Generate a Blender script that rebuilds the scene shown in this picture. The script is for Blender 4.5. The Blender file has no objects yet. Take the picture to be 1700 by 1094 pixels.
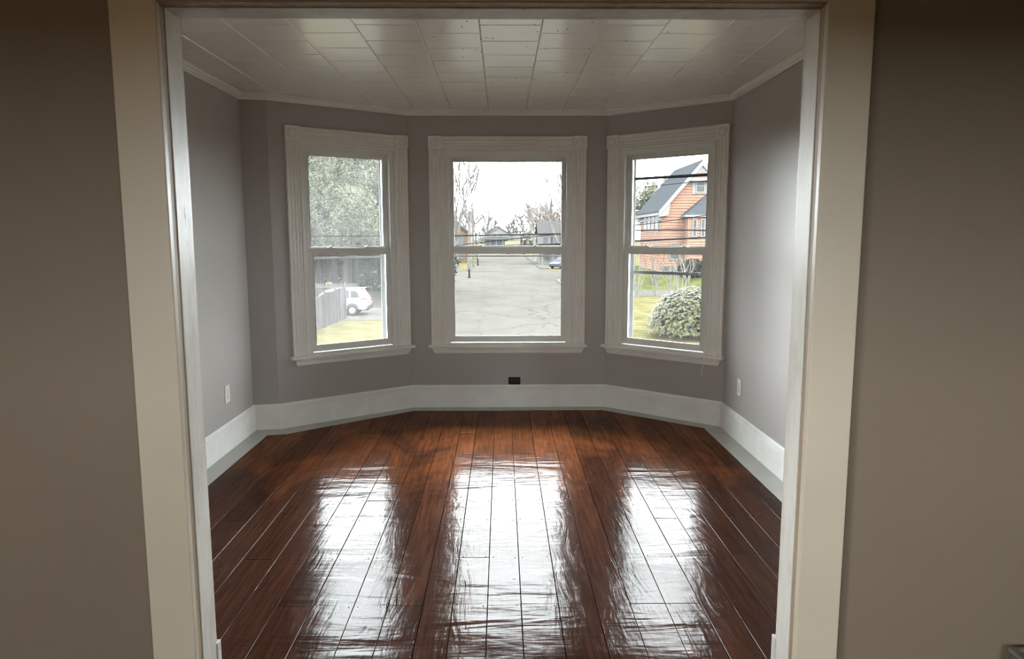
import bpy, bmesh, math, random
from mathutils import Vector, Matrix

SC = bpy.context.scene
COL = SC.collection
rng = random.Random(7)

# ------------------------------------------------------------------ camera
cam_data = bpy.data.cameras.new('camera')
cam_data.sensor_fit = 'HORIZONTAL'
cam_data.sensor_width = 36.0
cam_data.lens = 36.0 * 1196.93 / 1700.0
cam_data.clip_start = 0.05
cam_data.clip_end = 2000
cam = bpy.data.objects.new('camera', cam_data)
COL.objects.link(cam)
pit, yaw, roll = 0.1289, 0.0138, -0.0018
fwd = Vector((math.sin(yaw) * math.cos(pit), math.cos(yaw) * math.cos(pit), -math.sin(pit)))
rt0 = Vector((math.cos(yaw), -math.sin(yaw), 0))
up0 = rt0.cross(fwd)
rt = rt0 * math.cos(roll) + up0 * math.sin(roll)
up = -rt0 * math.sin(roll) + up0 * math.cos(roll)
cam.matrix_world = Matrix(((rt.x, up.x, -fwd.x, 0), (rt.y, up.y, -fwd.y, 0), (rt.z, up.z, -fwd.z, 1.5), (0, 0, 0, 1)))
SC.camera = cam

# ------------------------------------------------------------------ sky, sun, exposure
SKY = 36.0
LAMP = 26.0
world = bpy.data.worlds.new('overcast_sky')
SC.world = world
world.use_nodes = True
wn = world.node_tree
wn.nodes['Background'].inputs['Color'].default_value = (0.93, 0.97, 1.0, 1)
wn.nodes['Background'].inputs['Strength'].default_value = SKY

sun_data = bpy.data.lights.new('hazy_sun', 'SUN')
sun_data.energy = 12.0
sun_data.angle = math.radians(12)
sun_data.color = (1.0, 0.94, 0.82)
sun = bpy.data.objects.new('hazy_sun', sun_data)
COL.objects.link(sun)
sun.rotation_euler = Vector((-0.35, 0.72, -0.62)).to_track_quat('-Z', 'Y').to_euler()

SC.view_settings.view_transform = 'Standard'
SC.view_settings.look = 'None'
SC.view_settings.exposure = 0.48
SC.view_settings.gamma = 1.0
SC.view_settings.use_curve_mapping = False
SC.cycles.use_denoising = True
SC.cycles.filter_width = 0.9
SC.cycles.max_bounces = 14
SC.cycles.diffuse_bounces = 8
SC.cycles.glossy_bounces = 5
SC.cycles.transparent_max_bounces = 12
SC.cycles.caustics_reflective = False
SC.cycles.caustics_refractive = False
SC.cycles.sample_clamp_indirect = 12.0

# ------------------------------------------------------------------ measures of the place
H = 2.55                     # ceiling
OUTL, OUTR = -0.92, 0.884    # the cased opening between the two rooms
WF, WB = 2.055, 2.178        # its wall, near and far face
HEAD = 2.12                  # underside of its head jamb
G = -3.3                     # street level below this upper floor
PL = [(-1.94, WB), (-1.94, 5.5225), (-1.749, 5.555), (-0.794, 6.25), (0.902, 6.25), (1.739, 5.543), (1.739, WB)]


# ------------------------------------------------------------------ helpers
def srgb(r, g, b):
    f = lambda c: (c / 255 / 12.92) if c / 255 <= 0.04045 else ((c / 255 + 0.055) / 1.055) ** 2.4
    return (f(r), f(g), f(b))


def tag(o, label=None, cat=None, group=None, kind=None):
    if label: o['label'] = label
    if cat: o['category'] = cat
    if group: o['group'] = group
    if kind: o['kind'] = kind
    return o


def empty(name, loc=(0, 0, 0), rz=0.0, label=None, cat=None, group=None, kind=None):
    o = bpy.data.objects.new(name, None)
    o.empty_display_size = 0.1
    o.location = loc
    o.rotation_euler = (0, 0, rz)
    COL.objects.link(o)
    return tag(o, label, cat, group, kind)


class MB:
    """collects polygons, then links them as ONE mesh object"""
    def __init__(s):
        s.v, s.f = [], []

    def add(s, verts, faces):
        k = len(s.v)
        s.v += [tuple(p) for p in verts]
        s.f += [tuple(i + k for i in f) for f in faces]
        return s

    def box(s, x0, x1, y0, y1, z0, z1):
        vs = [(x0, y0, z0), (x1, y0, z0), (x1, y1, z0), (x0, y1, z0), (x0, y0, z1), (x1, y0, z1), (x1, y1, z1), (x0, y1, z1)]
        return s.add(vs, [(0, 3, 2, 1), (4, 5, 6, 7), (0, 1, 5, 4), (1, 2, 6, 5), (2, 3, 7, 6), (3, 0, 4, 7)])

    def prism(s, a, b):
        """two matching rings of points, capped at both ends"""
        n = len(a)
        fs = [(i, (i + 1) % n, n + (i + 1) % n, n + i) for i in range(n)]
        fs += [tuple(range(n - 1, -1, -1)), tuple(range(n, 2 * n))]
        return s.add(list(a) + list(b), fs)

    def loft(s, rings, cap=True):
        n = len(rings[0])
        vs, fs = [], []
        for r in rings: vs += list(r)
        for k in range(len(rings) - 1):
            for i in range(n):
                j = (i + 1) % n
                fs.append((k * n + i, k * n + j, (k + 1) * n + j, (k + 1) * n + i))
        if cap:
            fs.append(tuple(range(n - 1, -1, -1)))
            fs.append(tuple((len(rings) - 1) * n + i for i in range(n)))
        return s.add(vs, fs)

    def tube(s, pts, radii, sides=6):
        pts = [Vector(p) for p in pts]
        if not hasattr(radii, '__len__'): radii = [radii] * len(pts)
        rings = []
        ref = Vector((0.13, 0.21, 0.97)) if abs((pts[-1] - pts[0]).normalized().z) < 0.9 else Vector((0.97, 0.2, 0.1))
        for i, p in enumerate(pts):
            d = (pts[min(i + 1, len(pts) - 1)] - pts[max(i - 1, 0)]).normalized()
            a = d.cross(ref).normalized()
            b = d.cross(a)
            rings.append([p + (a * math.cos(t) + b * math.sin(t)) * radii[i] for t in [2 * math.pi * k / sides for k in range(sides)]])
        return s.loft(rings)

    def lathe(s, prof, origin, axis='y', n=20):
        """prof: (radius, height along axis)"""
        ox, oy, oz = origin
        rings = []
        for r, h in prof:
            ring = []
            for k in range(n):
                t = 2 * math.pi * k / n
                c, q = r * math.cos(t), r * math.sin(t)
                ring.append((ox + c, oy + h, oz + q) if axis == 'y' else ((ox + c, oy + q, oz + h) if axis == 'z' else (ox + h, oy + c, oz + q)))
            rings.append(ring)
        return s.loft(rings)

    def frame(s, x0, x1, z0, z1, y0, y1, l, r, b, t):
        """rectangular ring of four bars"""
        s.box(x0, x0 + l, y0, y1, z0, z1); s.box(x1 - r, x1, y0, y1, z0, z1)
        s.box(x0 + l, x1 - r, y0, y1, z0, z0 + b); s.box(x0 + l, x1 - r, y0, y1, z1 - t, z1)
        return s

    def mesh(s, name, mat, smooth=False, bevel=0.0, recalc=True):
        me = bpy.data.meshes.new(name)
        me.from_pydata(s.v, [], s.f)
        if recalc or bevel:
            bm = bmesh.new(); bm.from_mesh(me)
            bmesh.ops.recalc_face_normals(bm, faces=bm.faces)
            if bevel:
                es = [e for e in bm.edges if len(e.link_faces) == 2 and e.calc_face_angle(0) > 0.6]
                bmesh.ops.bevel(bm, geom=es, offset=bevel, segments=2, profile=0.6, affect='EDGES', clamp_overlap=True)
            bm.to_mesh(me); bm.free()
        if mat: me.materials.append(mat)
        if smooth:
            for p in me.polygons: p.use_smooth = True
        me.update()
        return me

    def build(s, name, mat, parent=None, smooth=False, bevel=0.0, recalc=True, **kw):
        o = bpy.data.objects.new(name, s.mesh(name, mat, smooth, bevel, recalc))
        COL.objects.link(o)
        if parent: o.parent = parent
        return tag(o, **kw)


def structure(name, mb, mat, parent=None, **kw):
    return mb.build(name, mat, parent, kind='structure' if parent is None else None, **kw)


# ------------------------------------------------------------------ materials
def base_mat(name):
    m = bpy.data.materials.new(name)
    m.use_nodes = True
    nt = m.node_tree
    return m, nt, nt.nodes['Principled BSDF']


def N(nt, t, **kw):
    n = nt.nodes.new(t)
    for k, v in kw.items():
        if k in n.inputs: n.inputs[k].default_value = v
        else: setattr(n, k, v)
    return n


def ramp(nt, fac, stops):
    r = nt.nodes.new('ShaderNodeValToRGB')
    while len(r.color_ramp.elements) < len(stops): r.color_ramp.elements.new(0.5)
    for e, (p, c) in zip(r.color_ramp.elements, stops):
        e.position = p
        e.color = (*c, 1) if len(c) == 3 else c
    nt.links.new(fac, r.inputs['Fac'])
    return r.outputs['Color']


def noise(nt, coord, scale, detail=4, rough=0.55, stretch=(1, 1, 1), dist=0.0):
    mp = N(nt, 'ShaderNodeMapping')
    mp.inputs['Scale'].default_value = stretch
    nt.links.new(coord, mp.inputs['Vector'])
    n = N(nt, 'ShaderNodeTexNoise', Scale=scale, Detail=detail, Roughness=rough, Distortion=dist)
    nt.links.new(mp.outputs['Vector'], n.inputs['Vector'])
    return n.outputs['Fac']


def mat(name, col, rough=0.5, var=0.12, scale=6.0, bump=0.0, bscale=60.0, spec=0.5, metallic=0.0, stretch=(1, 1, 1), bstretch=(1, 1, 1), detail=4):
    m, nt, b = base_mat(name)
    tc = N(nt, 'ShaderNodeTexCoord').outputs['Object']
    f = noise(nt, tc, scale, detail, stretch=stretch)
    lo = tuple(c * (1 - var) for c in col); hi = tuple(min(1, c * (1 + var)) for c in col)
    nt.links.new(ramp(nt, f, [(0.3, lo), (0.7, hi)]), b.inputs['Base Color'])
    b.inputs['Roughness'].default_value = rough
    b.inputs['Specular IOR Level'].default_value = spec
    b.inputs['Metallic'].default_value = metallic
    if bump:
        bp = N(nt, 'ShaderNodeBump', Strength=1.0, Distance=bump)
        nt.links.new(noise(nt, tc, bscale, 3, stretch=bstretch), bp.inputs['Height'])
        nt.links.new(bp.outputs['Normal'], b.inputs['Normal'])
    return m


M = {}
M['wall'] = mat('greige_wall_paint', (0.43, 0.408, 0.388), 0.42, 0.03, 2.0, 0.0006, 26.0, 0.45)
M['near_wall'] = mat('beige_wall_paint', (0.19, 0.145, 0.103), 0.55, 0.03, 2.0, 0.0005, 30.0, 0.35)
M['trim'] = mat('white_trim_paint', (0.85, 0.835, 0.785), 0.34, 0.04, 5.0, 0.0004, 40.0, 0.5)
M['skirting'] = mat('white_baseboard_paint', (0.85, 0.855, 0.82), 0.35, 0.05, 7.0, 0.0005, 30.0, 0.5)
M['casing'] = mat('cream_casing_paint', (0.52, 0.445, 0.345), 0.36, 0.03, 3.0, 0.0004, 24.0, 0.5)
M['vinyl'] = mat('white_vinyl_sash', (0.80, 0.81, 0.775), 0.38, 0.02, 4.0, 0, 1, 0.5)
M['ceiling'] = mat('white_ceiling_gloss_paint', (0.88, 0.865, 0.81), 0.235, 0.03, 9.0, 0.0004, 70.0, 1.0, bstretch=(1.0, 0.3, 1))
M['gap'] = mat('dark_gap', (0.10, 0.09, 0.08), 0.9)  # dark subfloor and ceiling backing behind the joints, also floor nail heads
M['outlet'] = mat('ivory_plastic', (0.78, 0.75, 0.68), 0.35, 0.02)
M['black'] = mat('black_plastic', (0.008, 0.008, 0.008), 0.35, 0.1)
M['dark_slot'] = mat('dark_slot', (0.02, 0.02, 0.02), 0.6)
M['metal'] = mat('dull_metal', (0.35, 0.33, 0.30), 0.4, 0.1, metallic=0.8)
M['border'] = mat('grey_painted_floor_border', (0.42, 0.425, 0.385), 0.3, 0.07, 6.0, 0.0006, 18.0, 0.5)
M['crate_wood'] = mat('dark_crate_wood', (0.09, 0.07, 0.05), 0.5, 0.25, 9.0, 0.0008, 30.0, 0.5, stretch=(1, 6, 6))
M['crate_inside'] = mat('black_crate_inside', (0.012, 0.010, 0.008), 0.7, 0.2)  # near-black inside faces, darker than the crate boards
M['cord'] = mat('white_cord', (0.75, 0.73, 0.68), 0.6, 0.04)


def jamb_material():
    m, nt, b = base_mat('worn_white_jamb_paint')
    tc = N(nt, 'ShaderNodeTexCoord').outputs['Object']
    f = noise(nt, tc, 5, 6, 0.6, (3, 3, 0.8))
    c = ramp(nt, f, [(0.28, (0.50, 0.46, 0.40)), (0.5, (0.64, 0.61, 0.55)), (0.75, (0.70, 0.68, 0.63))])
    chips = noise(nt, tc, 9, 5, 0.7, (2.0, 2.0, 0.5))
    mk = ramp(nt, chips, [(0.30, (1, 1, 1)), (0.335, (0, 0, 0))])
    mx = N(nt, 'ShaderNodeMix', data_type='RGBA')
    nt.links.new(mk, mx.inputs['Factor']); nt.links.new(c, mx.inputs[6])
    mx.inputs[7].default_value = (0.27, 0.22, 0.17, 1)
    nt.links.new(mx.outputs[2], b.inputs['Base Color'])
    b.inputs['Roughness'].default_value = 0.4
    bp = N(nt, 'ShaderNodeBump', Strength=1.0, Distance=0.002)
    nt.links.new(f, bp.inputs['Height']); nt.links.new(bp.outputs['Normal'], b.inputs['Normal'])
    return m


M['jamb'] = jamb_material()
M['bare_strip'] = mat('bare_brown_wood', (0.34, 0.255, 0.175), 0.5, 0.25, 4.0, 0.0006, 30.0, 0.4, stretch=(6, 6, 0.6))


def floor_material():
    m, nt, b = base_mat('glossy_red_brown_floor')
    tc = N(nt, 'ShaderNodeTexCoord').outputs['Object']
    inf = N(nt, 'ShaderNodeObjectInfo')
    grain = noise(nt, tc, 14, 6, 0.6, (4.0, 0.22, 1), 0.6)
    base = ramp(nt, grain, [(0.25, srgb(44, 26, 19)), (0.5, srgb(61, 37, 27)), (0.8, srgb(82, 50, 35))])
    # worn-through orange patches
    wear = noise(nt, tc, 1.7, 7, 0.68, (1.3, 0.8, 1), 0.8)
    sep = N(nt, 'ShaderNodeSeparateXYZ'); nt.links.new(tc, sep.inputs[0])
    far = N(nt, 'ShaderNodeMapRange'); far.inputs[1].default_value = 3.6; far.inputs[2].default_value = 5.9
    far.inputs[3].default_value = -0.12; far.inputs[4].default_value = 0.33
    nt.links.new(sep.outputs[1], far.inputs[0])
    ad = N(nt, 'ShaderNodeMath', operation='ADD'); nt.links.new(wear, ad.inputs[0]); nt.links.new(far.outputs[0], ad.inputs[1])
    wm = ramp(nt, ad.outputs[0], [(0.48, (0, 0, 0)), (0.80, (0.75, 0.75, 0.75))])
    mx = N(nt, 'ShaderNodeMix', data_type='RGBA')
    nt.links.new(wm, mx.inputs['Factor']); nt.links.new(base, mx.inputs[6])
    orange = ramp(nt, grain, [(0.3, srgb(100, 55, 30)), (0.7, srgb(140, 82, 45))])
    nt.links.new(orange, mx.inputs[7])
    # each board its own tone
    hv = N(nt, 'ShaderNodeHueSaturation')
    mr = N(nt, 'ShaderNodeMapRange'); mr.inputs[3].default_value = 0.78; mr.inputs[4].default_value = 1.22
    nt.links.new(inf.outputs['Random'], mr.inputs[0]); nt.links.new(mr.outputs[0], hv.inputs['Value'])
    nt.links.new(mx.outputs[2], hv.inputs['Color'])
    nt.links.new(hv.outputs['Color'], b.inputs['Base Color'])
    rr = N(nt, 'ShaderNodeMapRange'); rr.inputs[3].default_value = 0.09; rr.inputs[4].default_value = 0.19
    nt.links.new(noise(nt, tc, 5, 5, 0.6, (2, 0.7, 1)), rr.inputs[0]); nt.links.new(rr.outputs[0], b.inputs['Roughness'])
    b.inputs['Specular IOR Level'].default_value = 0.0
    b.inputs['Coat Weight'].default_value = 0.22
    nt.links.new(rr.outputs[0], b.inputs['Coat Roughness'])
    b.inputs['Coat IOR'].default_value = 1.5
    # puddled varnish: broad swells, cross ripples, raised grain
    h1 = noise(nt, tc, 3.2, 3, 0.5, (0.42, 1.6, 1), 0.8)
    h2 = noise(nt, tc, 16, 3, 0.5, (0.36, 2.2, 1), 0.6)
    h3 = noise(nt, tc, 20, 4, 0.6, (5, 0.35, 1), 0.8)
    s1 = N(nt, 'ShaderNodeMath', operation='MULTIPLY'); s1.inputs[1].default_value = 1.0; nt.links.new(h1, s1.inputs[0])
    s2 = N(nt, 'ShaderNodeMath', operation='MULTIPLY_ADD'); s2.inputs[1].default_value = 0.13; nt.links.new(h2, s2.inputs[0]); nt.links.new(s1.outputs[0], s2.inputs[2])
    s3 = N(nt, 'ShaderNodeMath', operation='MULTIPLY_ADD'); s3.inputs[1].default_value = 0.035; nt.links.new(h3, s3.inputs[0]); nt.links.new(s2.outputs[0], s3.inputs[2])
    h4 = noise(nt, tc, 4.5, 2, 0.5, (2.4, 0.5, 1), 2.5)
    s4 = N(nt, 'ShaderNodeMath', operation='MULTIPLY_ADD'); s4.inputs[1].default_value = 0.16; nt.links.new(h4, s4.inputs[0]); nt.links.new(s3.outputs[0], s4.inputs[2])
    s3 = s4
    bp = N(nt, 'ShaderNodeBump', Strength=1.0, Distance=0.0065)
    nt.links.new(s3.outputs[0], bp.inputs['Height'])
    nt.links.new(bp.outputs['Normal'], b.inputs['Normal']); nt.links.new(bp.outputs['Normal'], b.inputs['Coat Normal'])
    return m


M['floor'] = floor_material()


def glass(name, haze=0.0):
    m = bpy.data.materials.new(name)
    m.use_nodes = True
    nt = m.node_tree
    nt.nodes.remove(nt.nodes['Principled BSDF'])
    out = nt.nodes['Material Output']
    tr = N(nt, 'ShaderNodeBsdfTransparent'); tr.inputs['Color'].default_value = (0.97, 0.985, 0.98, 1)
    gl = N(nt, 'ShaderNodeBsdfGlossy'); gl.inputs['Roughness'].default_value = 0.0
    fr = N(nt, 'ShaderNodeFresnel'); fr.inputs['IOR'].default_value = 1.45
    mx = N(nt, 'ShaderNodeMixShader')
    nt.links.new(fr.outputs[0], mx.inputs[0]); nt.links.new(tr.outputs[0], mx.inputs[1]); nt.links.new(gl.outputs[0], mx.inputs[2])
    last = mx
    if haze:
        tl = N(nt, 'ShaderNodeBsdfTranslucent'); tl.inputs['Color'].default_value = (0.85, 0.87, 0.88, 1)
        tc = N(nt, 'ShaderNodeTexCoord').outputs['Object']
        f = noise(nt, tc, 7, 6, 0.65, (2.5, 1, 0.6))
        mr = N(nt, 'ShaderNodeMapRange'); mr.inputs[1].default_value = 0.3; mr.inputs[2].default_value = 0.7
        mr.inputs[3].default_value = haze * 0.6; mr.inputs[4].default_value = haze * 1.4
        nt.links.new(f, mr.inputs[0])
        m2 = N(nt, 'ShaderNodeMixShader')
        nt.links.new(mr.outputs[0], m2.inputs[0]); nt.links.new(mx.outputs[0], m2.inputs[1]); nt.links.new(tl.outputs[0], m2.inputs[2])
        last = m2
    nt.links.new(last.outputs[0], out.inputs['Surface'])
    return m


M['glass'] = glass('clear_glass', 0.003)
M['dirty_glass'] = glass('dusty_glass', 0.012)
# outdoors
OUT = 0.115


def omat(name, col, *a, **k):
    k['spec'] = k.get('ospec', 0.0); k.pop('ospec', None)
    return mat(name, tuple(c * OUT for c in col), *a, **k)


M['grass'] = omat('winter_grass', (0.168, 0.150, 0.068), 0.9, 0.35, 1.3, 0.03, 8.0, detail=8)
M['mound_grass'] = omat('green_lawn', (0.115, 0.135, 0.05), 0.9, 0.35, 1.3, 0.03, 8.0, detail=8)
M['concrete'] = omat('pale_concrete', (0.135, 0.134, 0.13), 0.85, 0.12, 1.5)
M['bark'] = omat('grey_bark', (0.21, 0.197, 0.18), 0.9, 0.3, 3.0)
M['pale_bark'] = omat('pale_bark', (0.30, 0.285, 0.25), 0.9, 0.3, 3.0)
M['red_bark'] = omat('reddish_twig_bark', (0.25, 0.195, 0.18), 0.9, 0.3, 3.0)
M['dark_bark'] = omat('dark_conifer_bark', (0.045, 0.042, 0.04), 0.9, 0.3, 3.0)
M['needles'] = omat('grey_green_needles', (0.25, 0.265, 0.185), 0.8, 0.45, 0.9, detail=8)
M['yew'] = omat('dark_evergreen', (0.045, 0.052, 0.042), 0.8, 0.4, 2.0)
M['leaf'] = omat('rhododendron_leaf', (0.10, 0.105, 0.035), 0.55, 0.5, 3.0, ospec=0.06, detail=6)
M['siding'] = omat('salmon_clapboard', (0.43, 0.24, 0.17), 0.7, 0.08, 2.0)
M['house_white'] = omat('white_house_paint', (0.235, 0.235, 0.225), 0.6, 0.05, 2.0)
M['house_tan'] = omat('tan_house_paint', (0.17, 0.12, 0.085), 0.7, 0.1, 2.0)
M['house_trim'] = omat('bright_white_trim_paint', (0.34, 0.34, 0.33), 0.6, 0.03, 2.0)
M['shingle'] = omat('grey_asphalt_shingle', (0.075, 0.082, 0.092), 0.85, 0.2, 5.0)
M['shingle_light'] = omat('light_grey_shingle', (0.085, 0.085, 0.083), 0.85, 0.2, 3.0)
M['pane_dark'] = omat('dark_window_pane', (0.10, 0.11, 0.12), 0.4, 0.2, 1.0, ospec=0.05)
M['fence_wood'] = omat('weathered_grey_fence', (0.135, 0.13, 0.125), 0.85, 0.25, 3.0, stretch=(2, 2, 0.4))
def fence_tone(m):
    nt = m.node_tree; b = nt.nodes['Principled BSDF']
    src = b.inputs['Base Color'].links[0].from_socket
    inf = N(nt, 'ShaderNodeObjectInfo'); hv = N(nt, 'ShaderNodeHueSaturation')
    mr = N(nt, 'ShaderNodeMapRange'); mr.inputs[3].default_value = 0.55; mr.inputs[4].default_value = 1.2
    nt.links.new(inf.outputs['Random'], mr.inputs[0]); nt.links.new(mr.outputs[0], hv.inputs['Value'])
    nt.links.new(src, hv.inputs['Color']); nt.links.new(hv.outputs['Color'], b.inputs['Base Color'])


fence_tone(M['fence_wood'])
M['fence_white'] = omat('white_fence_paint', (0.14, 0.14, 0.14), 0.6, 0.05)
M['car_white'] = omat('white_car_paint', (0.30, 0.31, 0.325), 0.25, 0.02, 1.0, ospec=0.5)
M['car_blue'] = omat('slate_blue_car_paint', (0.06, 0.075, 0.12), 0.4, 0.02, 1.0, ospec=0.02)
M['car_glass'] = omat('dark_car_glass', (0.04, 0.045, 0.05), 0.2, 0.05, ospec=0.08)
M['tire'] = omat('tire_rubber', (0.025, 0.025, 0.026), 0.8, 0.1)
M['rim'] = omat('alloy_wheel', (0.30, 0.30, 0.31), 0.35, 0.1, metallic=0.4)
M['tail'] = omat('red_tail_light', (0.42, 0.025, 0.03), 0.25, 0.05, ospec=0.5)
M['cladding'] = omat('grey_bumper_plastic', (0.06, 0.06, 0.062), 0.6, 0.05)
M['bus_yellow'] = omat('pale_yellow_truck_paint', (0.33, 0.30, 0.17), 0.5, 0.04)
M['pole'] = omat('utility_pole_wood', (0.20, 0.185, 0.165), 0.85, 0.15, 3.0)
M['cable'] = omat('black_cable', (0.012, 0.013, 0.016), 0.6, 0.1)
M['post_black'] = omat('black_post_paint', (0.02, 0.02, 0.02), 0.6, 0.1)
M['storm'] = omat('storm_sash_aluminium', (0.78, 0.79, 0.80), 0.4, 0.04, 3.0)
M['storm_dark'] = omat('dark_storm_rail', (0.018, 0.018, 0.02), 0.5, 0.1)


def asphalt_material():
    m, nt, b = base_mat('cracked_pale_asphalt')
    tc = N(nt, 'ShaderNodeTexCoord').outputs['Object']
    f = noise(nt, tc, 0.35, 8, 0.6, (1, 0.5, 1))
    c = ramp(nt, f, [(0.3, (0.0148, 0.0141, 0.0124)), (0.7, (0.0184, 0.0176, 0.0154))])
    mp = N(nt, 'ShaderNodeMapping'); mp.inputs['Scale'].default_value = (0.32, 0.13, 1)
    ds = N(nt, 'ShaderNodeTexNoise', Scale=0.6, Detail=6)
    nt.links.new(tc, ds.inputs['Vector'])
    ma = N(nt, 'ShaderNodeVectorMath', operation='MULTIPLY_ADD'); ma.inputs[1].default_value = (2.2, 2.2, 0)
    nt.links.new(ds.outputs['Color'], ma.inputs[0]); nt.links.new(tc, ma.inputs[2])
    nt.links.new(ma.outputs[0], mp.inputs['Vector'])
    vo = N(nt, 'ShaderNodeTexVoronoi', feature='DISTANCE_TO_EDGE', Scale=1.0)
    nt.links.new(mp.outputs[0], vo.inputs['Vector'])
    cr = ramp(nt, vo.outputs['Distance'], [(0.0, (0.62, 0.61, 0.58)), (0.016, (1, 1, 1))])
    mx = N(nt, 'ShaderNodeMix', data_type='RGBA', blend_type='MULTIPLY'); mx.inputs['Factor'].default_value = 1
    nt.links.new(c, mx.inputs[6]); nt.links.new(cr, mx.inputs[7])
    nt.links.new(mx.outputs[2], b.inputs['Base Color'])
    b.inputs['Roughness'].default_value = 0.9
    b.inputs['Specular IOR Level'].default_value = 0.0
    return m


M['asphalt'] = asphalt_material()


# ------------------------------------------------------------------ plan geometry of the bay room
def seg(i):
    p, q = Vector(PL[i]), Vector(PL[i + 1])
    e = (q - p).normalized()
    return p, q, e, Vector((e.y, -e.x))        # origin, end, along, inward normal


def offset(d):
    """the room outline moved inwards by d (negative: outwards), mitred"""
    out = []
    for k in range(len(PL)):
        if k == 0:
            p, _, e, n = seg(0); out.append(p + n * d); continue
        if k == len(PL) - 1:
            _, q, e, n = seg(k - 1); out.append(q + n * d); continue
        p0, _, e0, n0 = seg(k - 1); p1, _, e1, n1 = seg(k)
        a, b_ = p0 + n0 * d, p1 + n1 * d
        den = e0.x * e1.y - e0.y * e1.x
        t = ((b_.x - a.x) * e1.y - (b_.y - a.y) * e1.x) / den
        out.append(a + e0 * t)
    return out


def wall_with_holes(name, i, holes, thick, m, z0=0.0, z1=H + 0.02):
    p, q, e, n = seg(i)
    L = (q - p).length
    off = offset(-thick)
    po, qo = off[i], off[i + 1]
    ss = sorted({0.0, L, *[h[0] for h in holes], *[h[1] for h in holes]})
    zs = sorted({z0, z1, *[h[2] for h in holes], *[h[3] for h in holes]})
    solid = {}
    for a in range(len(ss) - 1):
        for c in range(len(zs) - 1):
            ms, mz = (ss[a] + ss[a + 1]) / 2, (zs[c] + zs[c + 1]) / 2
            solid[a, c] = not any(h[0] < ms < h[1] and h[2] < mz < h[3] for h in holes)
    inner = lambda s, z: (*(p + e * s), z)
    def outer(s, z):
        v = po if s == 0.0 else (qo if s == L else p + e * s - n * thick)
        return (v.x, v.y, z)
    mb = MB()
    for (a, c), on in solid.items():
        if not on: continue
        s0, s1, a0, a1 = ss[a], ss[a + 1], zs[c], zs[c + 1]
        mb.add([inner(s0, a0), inner(s1, a0), inner(s1, a1), inner(s0, a1)], [(0, 1, 2, 3)])
        mb.add([outer(s0, a0), outer(s1, a0), outer(s1, a1), outer(s0, a1)], [(3, 2, 1, 0)])
        for da, dc, pts in ((-1, 0, ((s0, a0), (s0, a1))), (1, 0, ((s1, a1), (s1, a0))), (0, -1, ((s1, a0), (s0, a0))), (0, 1, ((s0, a1), (s1, a1)))):
            if not solid.get((a + da, c + dc), False):
                (sa, za), (sb, zb) = pts
                mb.add([inner(sa, za), inner(sb, zb), outer(sb, zb), outer(sa, za)], [(0, 1, 2, 3)])
    return structure(name, mb, m, recalc=False)


# window: centre along its wall, half casing, half casing inner edge, half glass
WIN = {2: (0.648, 0.521, 0.402, 0.321), 3: (0.846, 0.668, 0.549, 0.467), 4: (0.543, 0.533, 0.421, 0.338)}
Z_STOOL, Z_IN = 0.56, 2.212
T_EXT = 0.17
wall_with_holes('wall_left', 0, [], T_EXT, M['wall'])
wall_with_holes('wall_left_return', 1, [], T_EXT, M['wall'])
for i, nm in ((2, 'wall_bay_left'), (3, 'wall_back'), (4, 'wall_bay_right')):
    c, hc, hi, hg = WIN[i]
    holes = [(c - hi, c + hi, Z_STOOL - 0.02, Z_IN)]
    if i == 3: holes.append((0.848, 0.955, 0.2005, 0.266))
    wall_with_holes(nm, i, holes, T_EXT, M['wall'])
wall_with_holes('wall_right', 5, [], T_EXT, M['wall'])
# back of the hole left by the missing outlet cover
# near room shell
NX0, NX1, NY0 = -2.75, 2.55, -2.3
mb = MB()
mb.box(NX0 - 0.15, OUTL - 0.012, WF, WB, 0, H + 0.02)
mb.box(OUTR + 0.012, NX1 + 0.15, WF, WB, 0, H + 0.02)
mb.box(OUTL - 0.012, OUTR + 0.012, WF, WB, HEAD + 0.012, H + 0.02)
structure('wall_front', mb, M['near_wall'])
NW = (-1.35, -0.15, 0.75, 2.1)      # window of the near room, behind the camera on the left
mb = MB()
mb.box(NX0 - 0.15, NX0, NY0 - 0.15, NW[0], 0, H + 0.02); mb.box(NX0 - 0.15, NX0, NW[1], WF, 0, H + 0.02)
mb.box(NX0 - 0.15, NX0, NW[0], NW[1], 0, NW[2]); mb.box(NX0 - 0.15, NX0, NW[0], NW[1], NW[3], H + 0.02)
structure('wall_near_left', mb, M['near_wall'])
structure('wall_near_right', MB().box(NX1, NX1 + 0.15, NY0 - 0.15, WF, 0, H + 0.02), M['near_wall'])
BWS = [(-2.2, -1.5, 0.95, 2.05), (1.35, 2.0, 0.95, 2.05)]     # two windows in the wall behind the camera
nb_ = MB()
xs_ = [NX0, BWS[0][0], BWS[0][1], BWS[1][0], BWS[1][1], NX1]
for k_ in (0, 2, 4): nb_.box(xs_[k_], xs_[k_ + 1], NY0 - 0.15, NY0, 0, H + 0.02)
for q_ in BWS:
    nb_.box(q_[0], q_[1], NY0 - 0.15, NY0, 0, q_[2]); nb_.box(q_[0], q_[1], NY0 - 0.15, NY0, q_[3], H + 0.02)
structure('wall_near_back', nb_, M['near_wall'])
for k_, q_ in enumerate(BWS):
    w5 = empty('window_%d' % (5 + k_), (0, 0, 0), kind='structure')
    MB().frame(*q_, NY0 - 0.11, NY0 - 0.06, 0.05, 0.05, 0.05, 0.05).build('window_frame', M['vinyl'], w5)
    MB().box(q_[0] + 0.05, q_[1] - 0.05, NY0 - 0.09, NY0 - 0.085, q_[2] + 0.05, q_[3] - 0.05).build('pane', M['glass'], w5)
fr = MB().frame(NW[0], NW[1], NW[2], NW[3], 0.0, 0.05, 0.06, 0.06, 0.06, 0.06)
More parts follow.
